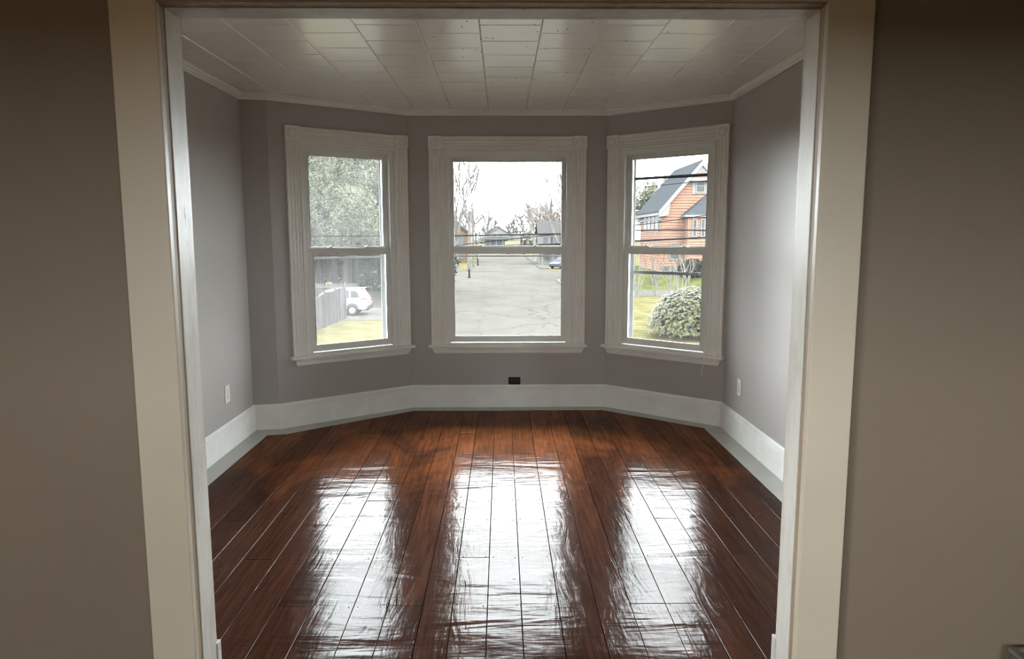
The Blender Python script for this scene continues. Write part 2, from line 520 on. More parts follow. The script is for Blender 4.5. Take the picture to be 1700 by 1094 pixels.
fr.v = [(NX0 - 0.11 + y, x, z) for x, y, z in fr.v]
w4 = empty('window_4', (0, 0, 0), kind='structure')
fr.build('window_frame', M['vinyl'], w4)
MB().box(NX0 - 0.09, NX0 - 0.085, NW[0] + 0.06, NW[1] - 0.06, NW[2] + 0.06, NW[3] - 0.06).build('pane', M['glass'], w4)

# ------------------------------------------------------------------ floor: boards, painted border
fl = structure('floor', MB().box(-2.95, 2.75, -2.45, 6.5, -0.16, -0.021), M['gap'])
inset = [(-1.79, WB), (-1.79, 5.356), (-1.66, 5.386), (-0.773, 6.112), (0.867, 6.108), (1.584, 5.494), (1.584, WB)]
off0 = offset(0.0)
mb = MB()
for k in range(6):
    a, b_ = off0[k], off0[k + 1]
    c_, d_ = inset[k + 1], inset[k]
    bot = [(a.x, a.y, -0.02), (b_.x, b_.y, -0.02), (*c_, -0.02), (*d_, -0.02)]
    mb.prism(bot, [(x, y, 0.0015) for x, y, _ in bot])
mb.build('painted_border', M['border'], fl, label='grey painted border around the brown floor boards')


def back_y(x):
    for (x0, y0), (x1, y1) in zip(inset[1:5], inset[2:6]):
        if x0 <= x <= x1: return y0 + (y1 - y0) * (x - x0) / (x1 - x0)
    return inset[1][1]


seams = [-0.78, -0.611, -0.471, -0.329, -0.206, -0.064, 0.074, 0.227, 0.382, 0.522, 0.667, 0.812]
while seams[0] > -1.79: seams.insert(0, seams[0] - 0.128 - 0.05 * rng.random())
while seams[-1] < 1.584: seams.append(seams[-1] + 0.125 + 0.04 * rng.random())
seams[0], seams[-1] = -1.79, 1.584
if seams[1] + 1.79 < 0.05: seams.pop(1)
if 1.584 - seams[-2] < 0.05: seams.pop(-2)
JOINTS = [2.788, 3.229, 3.688, 3.972, 4.42, 4.85, 5.368]
nails = MB()


def board(x0, x1, y0, y1, dz, clip=False):
    g = 0.0013
    x0 += g; x1 -= g
    if clip:
        xs = [x0] + [x for x, _ in inset[2:5] if x0 < x < x1] + [x1]
        top = [(x0, y0 + g), (x1, y0 + g)] + [(x, back_y(x) - 0.001) for x in reversed(xs)]
    else:
        top = [(x0, y0 + g), (x1, y0 + g), (x1, y1 - g), (x0, y1 - g)]
    cx = (x0 + x1) / 2; cy = (y0 + y1) / 2
    bv = rng.uniform(0.0006, 0.0015)
    rings = [[(x, y, -0.021) for x, y in top], [(x, y, dz - bv) for x, y in top],
             [(x + (bv if x < cx else -bv), y + (bv if y < cy else -bv), dz) for x, y in top]]
    mb = MB().loft(rings)
    return mb


n_board = 0
for k in range(len(seams) - 1):
    x0, x1 = seams[k], seams[k + 1]
    ymax = min(back_y(x0), back_y(x1), back_y((x0 + x1) / 2))
    cut = []
    if 5 <= 0: pass
    mid = (x0 + x1) / 2
    if -0.07 < x0 < 0.01 or -0.48 < x0 < -0.40 or 0.50 < x0 < 0.55: cut = [2.788]
    elif 0.05 < x0 < 0.1: cut = [2.795, 4.85]
    else:
        cand = [j for j in JOINTS if j < ymax - 0.3]
        cut = [rng.choice(cand)] if cand else []
    ys = [WB - 0.12] + cut
    for j, y0 in enumerate(ys):
        last = j == len(ys) - 1
        y1 = ymax if last else ys[j + 1]
        b = board(x0, x1, y0, y1, rng.uniform(-0.0006, 0.0006), clip=last)
        b.build('floor_board', M['floor'], fl, recalc=True)
        n_board += 1
    for jy in JOINTS:
        if jy < ymax - 0.1:
            for nx in (x0 + 0.018, x1 - 0.018):
                nails.lathe([(0.0028, 0.0), (0.0026, 0.0012), (0.0012, 0.0016)], (nx, jy + rng.uniform(-0.012, 0.012), 0.0), 'z', 6)
nails.build('nail_heads', M['gap'], fl, kind='stuff')
for (hx, hy, r) in ((0.078, 4.35, 0.016), (0.05, 3.02, 0.012)):
    k = MB().lathe([(r, -0.001), (r * 0.9, 0.0012), (r * 0.3, 0.0009)], (hx, hy, 0.0), 'z', 9)
    k.v = [(hx + (x - hx) * 0.6 + 0.3 * (y - hy), y, z) for x, y, z in k.v]
    k.build('knot_hole', M['black'], fl)
# boards of the near room, mostly below the frame
near = MB()
x = NX0
while x < NX1 - 0.02:
    x2 = min(x + 0.145, NX1)
    near.box(x + 0.001, x2 - 0.001, NY0, WB - 0.121, -0.021, 0.0)
    x = x2
near.build('near_floor_boards', M['floor'], fl, kind='stuff')

# ------------------------------------------------------------------ ceiling tiles
ce = structure('ceiling', MB().box(-2.95, 2.75, -2.45, 6.5, H + 0.014, H + 0.16), M['gap'])
structure('ceiling_near', MB().box(NX0, NX1, NY0, WF, H - 0.005, H + 0.013), M['ceiling'])


def clip_poly(poly, outline):
    out = poly
    n = len(outline)
    for k in range(n):
        a, b_ = outline[k], outline[(k + 1) % n]
        nx, ny = (b_[1] - a[1]), -(b_[0] - a[0])
        side = lambda p: (p[0] - a[0]) * nx + (p[1] - a[1]) * ny
        res = []
        for i, p in enumerate(out):
            q = out[(i + 1) % len(out)]
            sp, sq = side(p), side(q)
            if sp >= 0: res.append(p)
            if (sp >= 0) != (sq >= 0):
                t = sp / (sp - sq)
                res.append((p[0] + (q[0] - p[0]) * t, p[1] + (q[1] - p[1]) * t))
        out = res
        if len(out) < 3: return []
    return out


def tile_mb(poly, cx, cy):
    w = 0.0045
    lo = []
    for x, y in poly:
        dx, dy = x - cx, y - cy
        lo.append((x - math.copysign(min(w, abs(dx) * 0.4), dx), y - math.copysign(min(w, abs(dy) * 0.4), dy)))
    return MB().loft([[(x - cx, y - cy, 0.0) for x, y in lo], [(x - cx, y - cy, 0.0045) for x, y in poly], [(x - cx, y - cy, 0.0125) for x, y in poly]])


room = [(v.x, v.y) for v in off0]
ybay = PL[2][1] - (PL[2][0] - PL[1][0]) * (PL[3][1] - PL[2][1]) / (PL[3][0] - PL[2][0])
room_a = [room[0], (PL[1][0], ybay)] + room[3:]               # convex body of the room
room_b = [(PL[1][0], ybay), room[1], room[2]]                 # the small corner by the left return
TX, TY = 0.3135, 0.3015
full = None
for cxi in range(-7, 7):
    xa = -0.108 + TX * cxi
    xb = xa + TX
    stag = 0.0 if cxi % 2 else TY / 2
    tilt_y = rng.uniform(-0.007, 0.007)
    for r in range(-1, 15):
        ya = 2.165 + TY * r + stag - 0.04
        yb = ya + TY
        g = 0.0008
        sq = [(xa + g, ya + g), (xb - g, ya + g), (xb - g, yb - g), (xa + g, yb - g)]
        for outline in (room_a, room_b):
            poly = clip_poly(sq, outline)
            if not poly: continue
            area = 0.5 * abs(sum(poly[i][0] * poly[(i + 1) % len(poly)][1] - poly[(i + 1) % len(poly)][0] * poly[i][1] for i in range(len(poly))))
            if area < 0.0004: continue
            isfull = area > (TX - 2 * g) * (TY - 2 * g) * 0.999
            if isfull:
                cx_, cy_ = (xa + xb) / 2, (ya + yb) / 2
                if full is None: full = tile_mb(sq, cx_, cy_).mesh('ceiling_tile', M['ceiling'])
                me = full
            else:
                cx_ = sum(p[0] for p in poly) / len(poly); cy_ = sum(p[1] for p in poly) / len(poly)
                me = tile_mb(poly, cx_, cy_).mesh('ceiling_tile', M['ceiling'])
            o = bpy.data.objects.new('ceiling_tile', me)
            COL.objects.link(o); o.parent = ce
            o.location = (cx_, cy_, H)
            o.rotation_euler = (rng.uniform(-0.0025, 0.0025), tilt_y * (1 if isfull else 0.3) + rng.uniform(-0.001, 0.001), 0)


nh = MB()
for _ in range(46):
    nh.lathe([(0.0042, 0.0), (0.004, -0.0012), (0.001, -0.0014)], (rng.uniform(-0.45, 1.0), rng.uniform(3.6, 5.2), H), 'z', 7)
nh.build('nail_heads', M['dark_slot'], ce, kind='stuff')

# ------------------------------------------------------------------ baseboards and crown, mitred round the bay
def sweep(prefix, profile, m, names):
    rings = []
    offs = [(offset(d), z) for d, z in profile]
    for k in range(len(PL)):
        rings.append([(o[k].x, o[k].y, z) for o, z in offs])
    for k, nm in enumerate(names):
        structure(prefix + nm, MB().loft([rings[k], rings[k + 1]]), m)


sides = ['left', 'left_return', 'bay_left', 'back', 'bay_right', 'right']
sweep('baseboard_', [(0.0, 0.0017), (0.020, 0.0017), (0.020, 0.160), (0.017, 0.163), (0.017, 0.168), (0.021, 0.172), (0.021, 0.180), (0.012, 0.186), (0.010, 0.194), (0.006, 0.2), (0.0, 0.2)], M['skirting'], sides)
sweep('trim_crown_', [(0.0, H - 0.046), (0.010, H - 0.046), (0.012, H - 0.034), (0.016, H - 0.033), (0.024, H - 0.020), (0.036, H - 0.012), (0.038, H - 0.004), (0.046, H - 0.004), (0.046, H - 0.0005), (0.0, H - 0.0005)], M['trim'], sides)

# the near room's own warm ceiling lamp, behind the camera
lp = empty('ceiling_lamp', (-1.55, -0.7, H - 0.005), 0, 'frosted bowl lamp on the ceiling of the near room', 'lamp')
MB().lathe([(0.02, 0.0), (0.09, 0.0), (0.09, -0.025), (0.02, -0.03)], (0, 0, 0), 'z', 20).build('lamp_base', M['metal'], lp)
ml, ntl, bl = base_mat('lit_frosted_glass')
bl.inputs['Base Color'].default_value = (0.9, 0.85, 0.75, 1); bl.inputs['Emission Color'].default_value = (1.0, 0.72, 0.42, 1); bl.inputs['Emission Strength'].default_value = LAMP
MB().lathe([(0.15, -0.032), (0.155, -0.05), (0.13, -0.095), (0.07, -0.125), (0.005, -0.133)], (0, 0, 0), 'z', 24).build('lamp_shade', ml, lp, smooth=True)

# ------------------------------------------------------------------ the cased opening
dr = empty('door_1', ((OUTL + OUTR) / 2, WF, 0), kind='structure')
dx, dy = -(OUTL + OUTR) / 2, -WF


def dpart(name, mb, m, bevel=0.0, parent=dr, **kw):
    mb.v = [(x + dx, y + dy, z) for x, y, z in mb.v]
    return mb.build(name, m, parent, bevel=bevel, **kw)


CL, CR = -1.048, 1.013
dpart('side_casing', MB().box(CL, OUTL - 0.001, 2.03, WF, 0, 2.3), M['casing'], 0.0035)
dpart('side_casing', MB().box(OUTR + 0.001, CR, 2.03, WF, 0, 2.3), M['casing'], 0.0035)
dpart('head_casing', MB().box(OUTL - 0.001, OUTR + 0.001, 2.031, WF, HEAD + 0.006, 2.3), M['casing'], 0.0035)
dpart('head_backing_board', MB().box(CL - 0.014, CL - 0.0005, 2.043, WF, 2.1, 2.3).box(CR + 0.0005, CR + 0.014, 2.043, WF, 2.1, 2.3), M['near_wall'], 0.001)
# bare strip, then painted jamb, on both sides and overhead
for s, xx in ((-1, OUTL), (1, OUTR)):
    a, b_ = sorted((xx, xx + s * 0.0125))
    a2, b2 = sorted((xx + s * 0.003, xx + s * 0.0125))
    dpart('bare_wood_strip', MB().box(a2, b2, WF - 0.018, 2.081, 0.0, HEAD + 0.003), M['bare_strip'], label='bare brown wood strip behind the casing')
    dpart('side_jamb', MB().box(a, b_, 2.081, WB, 0.0, HEAD), M['jamb'], 0.0015)
dpart('bare_wood_strip', MB().box(OUTL - 0.012, OUTR + 0.012, WF - 0.018, 2.081, HEAD + 0.003, HEAD + 0.012), M['bare_strip'])
dpart('head_jamb', MB().box(OUTL - 0.012, OUTR + 0.012, 2.081, WB, HEAD, HEAD + 0.012), M['jamb'], 0.0012)
# casing of the far side, seen only where its plinth blocks stick out
for s, xx in ((-1, OUTL), (1, OUTR)):
    a, b_ = sorted((xx + s * 0.006, xx + s * 0.13))
    fc = dpart('far_casing', MB().box(a, b_, WB, WB + 0.02, 0.205, HEAD + 0.13), M['casing'], 0.002)
    a, b_ = sorted((xx - s * 0.004, xx + s * 0.137))
    dpart('plinth_block', MB().box(a, b_, WB, WB + 0.026, 0.0, 0.205), M['jamb'], 0.002, parent=dr)
dpart('far_head_casing', MB().box(OUTL - 0.006, OUTR + 0.006, WB, WB + 0.02, HEAD + 0.01, HEAD + 0.13), M['casing'], 0.002)


# near-room baseboard along the front wall, below the frame
structure('baseboard_near_left', MB().box(NX0, CL - 0.002, WF - 0.018, WF, 0.0005, 0.17), M['skirting'], bevel=0.003)
structure('baseboard_near_right', MB().box(CR + 0.002, NX1, WF - 0.018, WF, 0.0005, 0.17), M['skirting'], bevel=0.003)


# ------------------------------------------------------------------ windows
def flute_profile(w, inner_right=True):
    """cross-section of the reeded casing: (across, depth towards the room)"""
    pts = [(0.0, 0.0), (0.0, -0.019), (0.004, -0.022)]
    nG = 3
    body = w - 0.022
    pad = 0.012
    gw = (body - pad * (nG + 1) * 0.75) / nG
    x = pad
    for _ in range(nG):
        pts.append((x, -0.022))
        for t in (0.25, 0.5, 0.75):
            pts.append((x + gw * t, -0.022 + 0.009 * math.sin(math.pi * t) ** 0.7))
        pts.append((x + gw, -0.022))
        x += gw + pad * 0.6
    pts += [(w - 0.020, -0.022), (w - 0.018, -0.018), (w - 0.016, -0.027), (w - 0.008, -0.031), (w - 0.001, -0.027), (w, -0.02), (w, 0.0)]
    if not inner_right: pts = [(w - a, d) for a, d in reversed(pts)]
    return pts


def make_window(i, name, gl, storm_rails, storm_mat):
    p, q, e, n = seg(i)
    c, hc, hi, hg = WIN[i]
    rz = math.atan2(e.y, e.x)
    o = p + e * c
    w = empty(name, (o.x, o.y, 0), rz, kind='structure')
    cw = hc - hi
    zb = 2.226                                    # underside of the corner blocks
    for sgn in (-1, 1):
        prof = flute_profile(cw, sgn < 0)
        xo = -hc if sgn < 0 else hi
        MB().prism([(xo + a, d, Z_STOOL) for a, d in prof], [(xo + a, d, zb) for a, d in prof]).build('side_casing', M['trim'], w)
    prof = flute_profile(2.333 - Z_IN)
    MB().prism([(-hc + cw * 0.93, d, 2.333 - a) for a, d in prof], [(hc - cw * 0.93, d, 2.333 - a) for a, d in prof]).build('head_casing', M['trim'], w)
    for sgn in (-1, 1):
        x0, x1 = (-hc - 0.003, -hc + cw * 0.93) if sgn < 0 else (hc - cw * 0.93, hc + 0.003)
        b = MB().box(x0, x1, -0.030, 0.0, zb, 2.336).build('corner_block', M['trim'], w, bevel=0.002)
        r = 0.036
        ro = MB().lathe([(r, -0.029), (r, -0.036), (r * 0.86, -0.039), (r * 0.72, -0.034), (r * 0.62, -0.0315), (r * 0.5, -0.035), (r * 0.3, -0.039), (r * 0.05, -0.040)], ((x0 + x1) / 2, 0, (zb + 2.336) / 2), 'y', 24)
        ro.build('rosette', M['trim'], b, smooth=True)
    # frame set in the wall
    fo = hi - 0.036
    f = MB().frame(-hi, hi, Z_STOOL - 0.005, Z_IN, 0.0, 0.135, 0.036, 0.036, 0.016, 0.036)
    f.box(-fo, -fo + 0.012, 0.0, 0.012, Z_STOOL + 0.01, 2.176); f.box(fo - 0.012, fo, 0.0, 0.012, Z_STOOL + 0.01, 2.176)
    f.box(-fo, fo, 0.0, 0.012, 2.164, 2.176)
    f.build('window_frame', M['vinyl'], w, bevel=0.0015)
    # upper sash (outer track)
    so = fo - 0.001
    gu = hg + 0.002
    us = MB().frame(-so, so, 1.366, 2.175, 0.062, 0.096, so - gu, so - gu, 0.046, 0.040)
    us.frame(-gu, gu, 1.412, 2.135, 0.058, 0.07, 0.006, 0.006, 0.006, 0.006)
    us = us.build('upper_sash', M['vinyl'], w, bevel=0.0012)
    MB().box(-gu, gu, 0.079, 0.083, 1.412, 2.135).build('pane', gl, us, label='upper pane of glass')
    # lower sash (inner track)
    ls = MB().frame(-so, so, 0.577, 1.407, 0.022, 0.056, so - hg, so - hg, 0.050, 0.053)
    ls.frame(-hg, hg, 0.627, 1.354, 0.018, 0.03, 0.006, 0.006, 0.006, 0.006)
    ls = ls.build('lower_sash', M['vinyl'], w, bevel=0.0012)
    MB().box(-hg, hg, 0.037, 0.041, 0.627, 1.354).build('pane', gl, ls, label='lower pane of glass')
    for sgn in (-1, 1):
        x = sgn * hg * 0.5
        lk = MB().box(x - 0.030, x + 0.030, 0.026, 0.052, 1.407, 1.413)
        lk.lathe([(0.015, 0.0), (0.016, 0.008), (0.011, 0.014), (0.002, 0.015)], (x, 0.039, 1.4125), 'z', 12)
        lk.box(x - 0.004, x + 0.034, 0.030, 0.038, 1.418, 1.4245)
        lk.build('sash_lock', M['vinyl'], ls, bevel=0.001)
        x = sgn * (so - 0.03)
        MB().box(x - 0.024, x + 0.024, 0.024, 0.05, 1.4065, 1.4115).build('tilt_latch', M['vinyl'], ls, bevel=0.001)
    # stool and apron
    st = [(0.02, Z_STOOL), (-0.050, Z_STOOL), (-0.056, Z_STOOL - 0.004), (-0.058, Z_STOOL - 0.012), (-0.056, Z_STOOL - 0.020), (-0.050, Z_STOOL - 0.025), (0.02, Z_STOOL - 0.025)]
    hs = hc + 0.022
    MB().prism([(-hs, d, z) for d, z in st], [(hs, d, z) for d, z in st]).build('stool', M['trim'], w, bevel=0.0015)
    zt = Z_STOOL - 0.025
    ap = [(0.0, zt), (-0.036, zt), (-0.036, zt - 0.008), (-0.028, zt - 0.016), (-0.022, zt - 0.030), (-0.020, zt - 0.044), (-0.012, zt - 0.054), (0.0, zt - 0.056)]
    sl = lambda z: (zt - z) * 0.42
    ha = hc - 0.004
    MB().prism([(-ha + sl(z), d, z) for d, z in ap], [(ha - sl(z), d, z) for d, z in ap]).build('apron', M['trim'], w)
    # storm window on the outside
    ss_ = MB().frame(-hi + 0.03, hi - 0.03, 0.575, 2.19, 0.137, 0.150, 0.042, 0.042, 0.04, 0.04)
    ss_ = ss_.build('storm_frame', M['storm'], w)
    for z, m, th_ in storm_rails:
        MB().box(-hi + 0.07, hi - 0.07, 0.128, 0.148, z - th_, z + th_).build('storm_rail', m, ss_)
    # light portal just outside the frame
    pd = bpy.data.lights.new('sky_portal', 'AREA')
    pd.shape = 'RECTANGLE'; pd.size = 2 * hi; pd.size_y = 1.65
    pd.cycles.is_portal = True
    po = bpy.data.objects.new('sky_portal', pd)
    COL.objects.link(po)
    loc = o - n * 0.2
    po.location = (loc.x, loc.y, 1.385)
    po.rotation_euler = Vector((n.x, n.y, 0)).to_track_quat('-Z', 'Z').to_euler()
    return w


make_window(2, 'window_1', M['dirty_glass'], [(1.325, M['storm'], 0.008)], None)
make_window(3, 'window_2', M['glass'], [(1.326, M['storm'], 0.006)], None)
make_window(4, 'window_3', M['glass'], [(1.98, M['storm_dark'], 0.011), (1.19, M['storm'], 0.013)], None)
pd = bpy.data.lights.new('sky_portal', 'AREA'); pd.shape = 'RECTANGLE'; pd.size = 1.2; pd.size_y = 1.35; pd.cycles.is_portal = True
po = bpy.data.objects.new('sky_portal', pd); COL.objects.link(po)
po.location = (NX0 - 0.16, (NW[0] + NW[1]) / 2, (NW[2] + NW[3]) / 2)
po.rotation_euler = Vector((1, 0, 0)).to_track_quat('-Z', 'Z').to_euler()
for q_ in BWS:
    pd = bpy.data.lights.new('sky_portal', 'AREA'); pd.shape = 'RECTANGLE'; pd.size = q_[1] - q_[0]; pd.size_y = q_[3] - q_[2]; pd.cycles.is_portal = True
    po = bpy.data.objects.new('sky_portal', pd); COL.objects.link(po)
    po.location = ((q_[0] + q_[1]) / 2, NY0 - 0.16, (q_[2] + q_[3]) / 2)
    po.rotation_euler = Vector((0, 1, 0)).to_track_quat('-Z', 'Z').to_euler()


# ------------------------------------------------------------------ outlets, cord, crate
def outlet(x, sgn, y, z, label):
    """duplex outlet on a side wall; sgn is the direction into the room along x"""
    t = empty('wall_outlet', (x, y, z), 0, label, 'outlet', 'duplex outlets on the side walls')
    w, h = 0.041, 0.062
    MB().box(*sorted((0.0, sgn * 0.006)), -w, w, -h, h).build('cover_plate', M['outlet'], t, bevel=0.002)
    for k in (-1, 1):
        rc = MB().box(*sorted((sgn * 0.005, sgn * 0.0085)), -0.017, 0.017, k * 0.022 - 0.0145, k * 0.022 + 0.0145).build('receptacle', M['outlet'], t, bevel=0.003)
        sl = MB()
        for yy in (-0.006, 0.006):
            sl.box(*sorted((sgn * 0.0083, sgn * 0.0089)), yy - 0.001, yy + 0.001, k * 0.022 - 0.001, k * 0.022 + 0.008)
        sl.box(*sorted((sgn * 0.0083, sgn * 0.0089)), -0.002, 0.002, k * 0.022 - 0.010, k * 0.022 - 0.006)
        sl.build('plug_slots', M['dark_slot'], rc)
    MB().lathe([(0.0035, 0.0), (0.0033, sgn * 0.0015), (0.001, sgn * 0.002)], (sgn * 0.006, 0, 0), 'x', 8).build('screw', M['metal'], t)


outlet(-1.94, 1, 5.005, 0.401, 'white duplex outlet on the left wall, above the baseboard near the corner')
outlet(1.739, -1, 5.16, 0.397, 'white duplex outlet on the right wall, below the right window')

eb = empty('electrical_box', (0.107, 6.25, 0.233), 0, 'open black electrical box without a cover, just above the back baseboard', 'outlet')
bx = MB()
bx.frame(-0.0525, 0.0525, -0.0322, 0.0325, -0.0005, 0.048, 0.0025, 0.0025, 0.0025, 0.0025)
bx.box(-0.0525, 0.0525, 0.046, 0.049, -0.0322, 0.0325)
bx.build('box', M['black'], eb)
rc = MB().box(-0.036, 0.034, 0.012, 0.03, -0.018, 0.018).build('receptacle', M['black'], eb, bevel=0.002)
MB().lathe([(0.012, 0.012), (0.013, 0.009), (0.009, 0.0085)], (-0.017, 0, 0), 'y', 14).lathe([(0.012, 0.012), (0.013, 0.009), (0.009, 0.0085)], (0.015, 0, 0), 'y', 14).build('socket_faces', mat('dark_bakelite', (0.02, 0.02, 0.021), 0.2, 0.05), rc)

# cord stub under the right window
p4, q4, e4, n4 = seg(4)
base = p4 + e4 * 0.943
def cp(ds, dn, z):
    v = base + e4 * ds + n4 * dn
    return (v.x, v.y, z)
cd = MB().tube([cp(0.0, 0.008, 0.512), cp(0.0, 0.024, 0.498), cp(-0.008, 0.030, 0.48), cp(-0.016, 0.032, 0.45), cp(-0.019, 0.033, 0.42), cp(-0.018, 0.034, 0.385)], [0.0032] * 6, 8)
tag(cd.build('cable_stub', M['cord'], smooth=True), 'short white cord hanging from under the right window sill', 'cord')

cr = empty('open_crate', (1.80, 1.88, 0), 0, 'dark open-topped crate against the wall right of the doorway', 'crate')
x0, x1, y0, y1, zt = -0.26, 0.26, -0.18, 0.148, 0.258
MB().box(x0, x1, y0, y1, 0.0005, 0.014).build('bottom', M['crate_wood'], cr)
for nm, bb in (('side_board', (x0, x0 + 0.016, y0, y1)), ('side_board', (x1 - 0.016, x1, y0, y1)), ('end_board', (x0 + 0.016, x1 - 0.016, y0, y0 + 0.016)), ('end_board', (x0 + 0.016, x1 - 0.016, y1 - 0.016, y1))):
    MB().box(*bb, 0.014, zt - 0.012).build(nm, M['crate_wood'], cr, bevel=0.002)
MB().frame(x0 - 0.004, x1 + 0.004, y0 - 0.004, y1, zt - 0.012, zt, 0.02, 0.02, 0.02, 0.02).v
rim = MB()
for a in ((x0 - 0.004, x0 + 0.018, y0 - 0.004, y1 + 0.002), (x1 - 0.018, x1 + 0.004, y0 - 0.004, y1 + 0.002), (x0 + 0.018, x1 - 0.018, y0 - 0.004, y0 + 0.018), (x0 + 0.018, x1 - 0.018, y1 - 0.012, y1 + 0.002)):
    rim.box(*a, zt - 0.012, zt)
rim.build('rim', mat('lighter_rim', (0.14, 0.12, 0.10), 0.5, 0.2, 12.0), cr, bevel=0.001)  # rim in a lighter tone than the crate boards
ln = MB().box(x0 + 0.0165, x1 - 0.0165, y0 + 0.0165, y1 - 0.0165, 0.0145, 0.03)
for a in ((x0 + 0.0162, x0 + 0.0172, y0 + 0.0165, y1 - 0.0165), (x1 - 0.0172, x1 - 0.0162, y0 + 0.0165, y1 - 0.0165), (x0 + 0.0172, x1 - 0.0172, y1 - 0.0172, y1 - 0.0162), (x0 + 0.0172, x1 - 0.0172, y0 + 0.0162, y0 + 0.0172)):
    ln.box(*a, 0.03, zt - 0.013)
ln.build('liner', M['crate_inside'], cr)

# ================================================================== OUTDOORS (street level G)
def strip(name, pts, z, m, th=0.05):
    b = MB().prism([(x, y, z - th) for x, y in pts], [(x, y, z) for x, y in pts])
    return structure(name, b, m)


structure('ground', MB().box(-500, 500, -300, 900, G - 0.5, G - 0.02), M['grass'])
strip('road_main', [(-5.0, 9), (5.9, 9), (5.9, 78), (9.5, 87), (9.5, 99), (5.6, 105), (5.2, 190), (-4.9, 190), (-5.0, 105), (-10.5, 99), (-10.5, 87), (-5.0, 78)], G, M['asphalt'])
strip('road_cross_left', [(-120, 87), (-10.4, 87), (-10.4, 98), (-120, 98)], G - 0.005, M['asphalt'])
strip('road_cross_right', [(9.4, 87), (120, 87), (120, 98), (9.4, 98)], G - 0.005, M['asphalt'])
strip('road_far', [(-120, 190), (120, 190), (120, 198), (-120, 198)], G - 0.003, M['asphalt'])
strip('driveway_left', [(-60, 42.6), (-5.01, 41.4), (-5.01, 48.5), (-60, 48.5)], G + 0.004, M['asphalt'])
strip('ground_mulch', [(-40, 48.6), (-7.4, 48.6), (-7.4, 70), (-40, 70)], G + 0.002, omat('leaf_litter_mulch', (0.10, 0.09, 0.075), 0.9, 0.4, 2.0, detail=8))
strip('driveway_right', [(9.9, 57.6), (60, 57.6), (60, 63.2), (9.9, 63.2)], G + 0.004, M['concrete'])
for nm, pts in (('kerb_left', [(-5.25, 49), (-5.0, 49), (-5.0, 78), (-10.5, 86.7), (-10.75, 86.7), (-5.25, 77.8)]), ('kerb_right', [(5.9, 40), (6.15, 40), (6.15, 77.8), (9.75, 86.7), (9.5, 86.7), (5.9, 78)])):
    strip(nm, pts, G + 0.13, M['house_white'], 0.2)
strip('sidewalk_left', [(-7.3, 49), (-5.3, 49), (-5.3, 77), (-7.3, 77)], G + 0.1, M['concrete'], 0.15)
strip('sidewalk_right', [(6.2, 45), (7.6, 45), (7.6, 57), (6.2, 57)], G + 0.1, M['concrete'], 0.15)
strip('sidewalk_far_right', [(5.6, 106), (7.0, 106), (7.0, 180), (5.4, 180)], G + 0.1, M['concrete'], 0.15)
# raised green lawn that carries the red house
mb = MB()
mb.prism([(8.5, 64.6, G - 0.1), (60, 64.6, G - 0.1), (60, 86, G - 0.1), (13.0, 86, G - 0.1)],
         [(9.5, 64.7, G + 0.02), (60, 64.7, G + 0.02), (60, 85.5, -2.0), (15.0, 85.5, -2.0)])
mb.v = mb.v
mound = MB()
rows = [(64.6, G - 0.02), (66.5, G + 0.25), (69.0, -2.3), (70.5, -2.05), (86.0, -2.0)]
for a in range(len(rows) - 1):
    (ya, za), (yb, zb) = rows[a], rows[a + 1]
    xa, xb = 11.3 + 0.03 * (ya - 64), 11.3 + 0.03 * (yb - 64)
    mound.add([(xa, ya, za), (60, ya, za), (60, yb, zb), (xa, yb, zb)], [(0, 1, 2, 3)])
    mound.add([(xa, ya, za), (xa, yb, zb), (xa - 1.2, yb, G - 0.02), (xa - 1.2, ya, G - 0.02)], [(0, 1, 2, 3)])
mound.add([(11, 86, G), (60, 86, G), (60, 86, -2.0), (11.9, 86, -2.0)], [(0, 1, 2, 3)])
structure('ground_terrace', mound, M['mound_grass'])


# ------------------------------------------------------------------ plants
MINR = [0.0]


def grow(mb, r, p, d, length, rad, depth, spread, up, nkid, sides, shrink=0.72):
    k = 3
    pts, rads = [p.copy()], [rad]
    dd = d.copy()
    for i in range(k):
        dd = (dd + Vector((r.uniform(-1, 1), r.uniform(-1, 1), r.uniform(-0.6, 1) * 0.6 + up)) * 0.13).normalized()
        pts.append(pts[-1] + dd * length / k)
        rads.append(rad * (1 - 0.36 * (i + 1) / k))
    mr_ = MINR[0] * (0.6 if depth <= 0 else 1.0)
    mb.tube(pts, [max(q, mr_) * (0.55 if depth <= 0 and i_ == k else 1.0) for i_, q in enumerate(rads)], sides)
    if depth <= 0: return
    n = nkid if depth > 1 else nkid + 1
    for j in range(n):
        az = 2 * math.pi * (j + r.random()) / n
        ax = dd.orthogonal().normalized()
        ax.rotate(Matrix.Rotation(az, 3, dd))
        ang = spread * r.uniform(0.55, 1.25)
        nd = (dd * math.cos(ang) + ax * math.sin(ang) + Vector((0, 0, up * 0.5))).normalized()
        start = pts[-1] if j < 2 else pts[r.choice((1, 2))]
        grow(mb, r, start, nd, length * shrink * r.uniform(0.8, 1.15), rads[-1] * 0.72, depth - 1, spread, up, nkid, max(3, sides - 1), shrink)


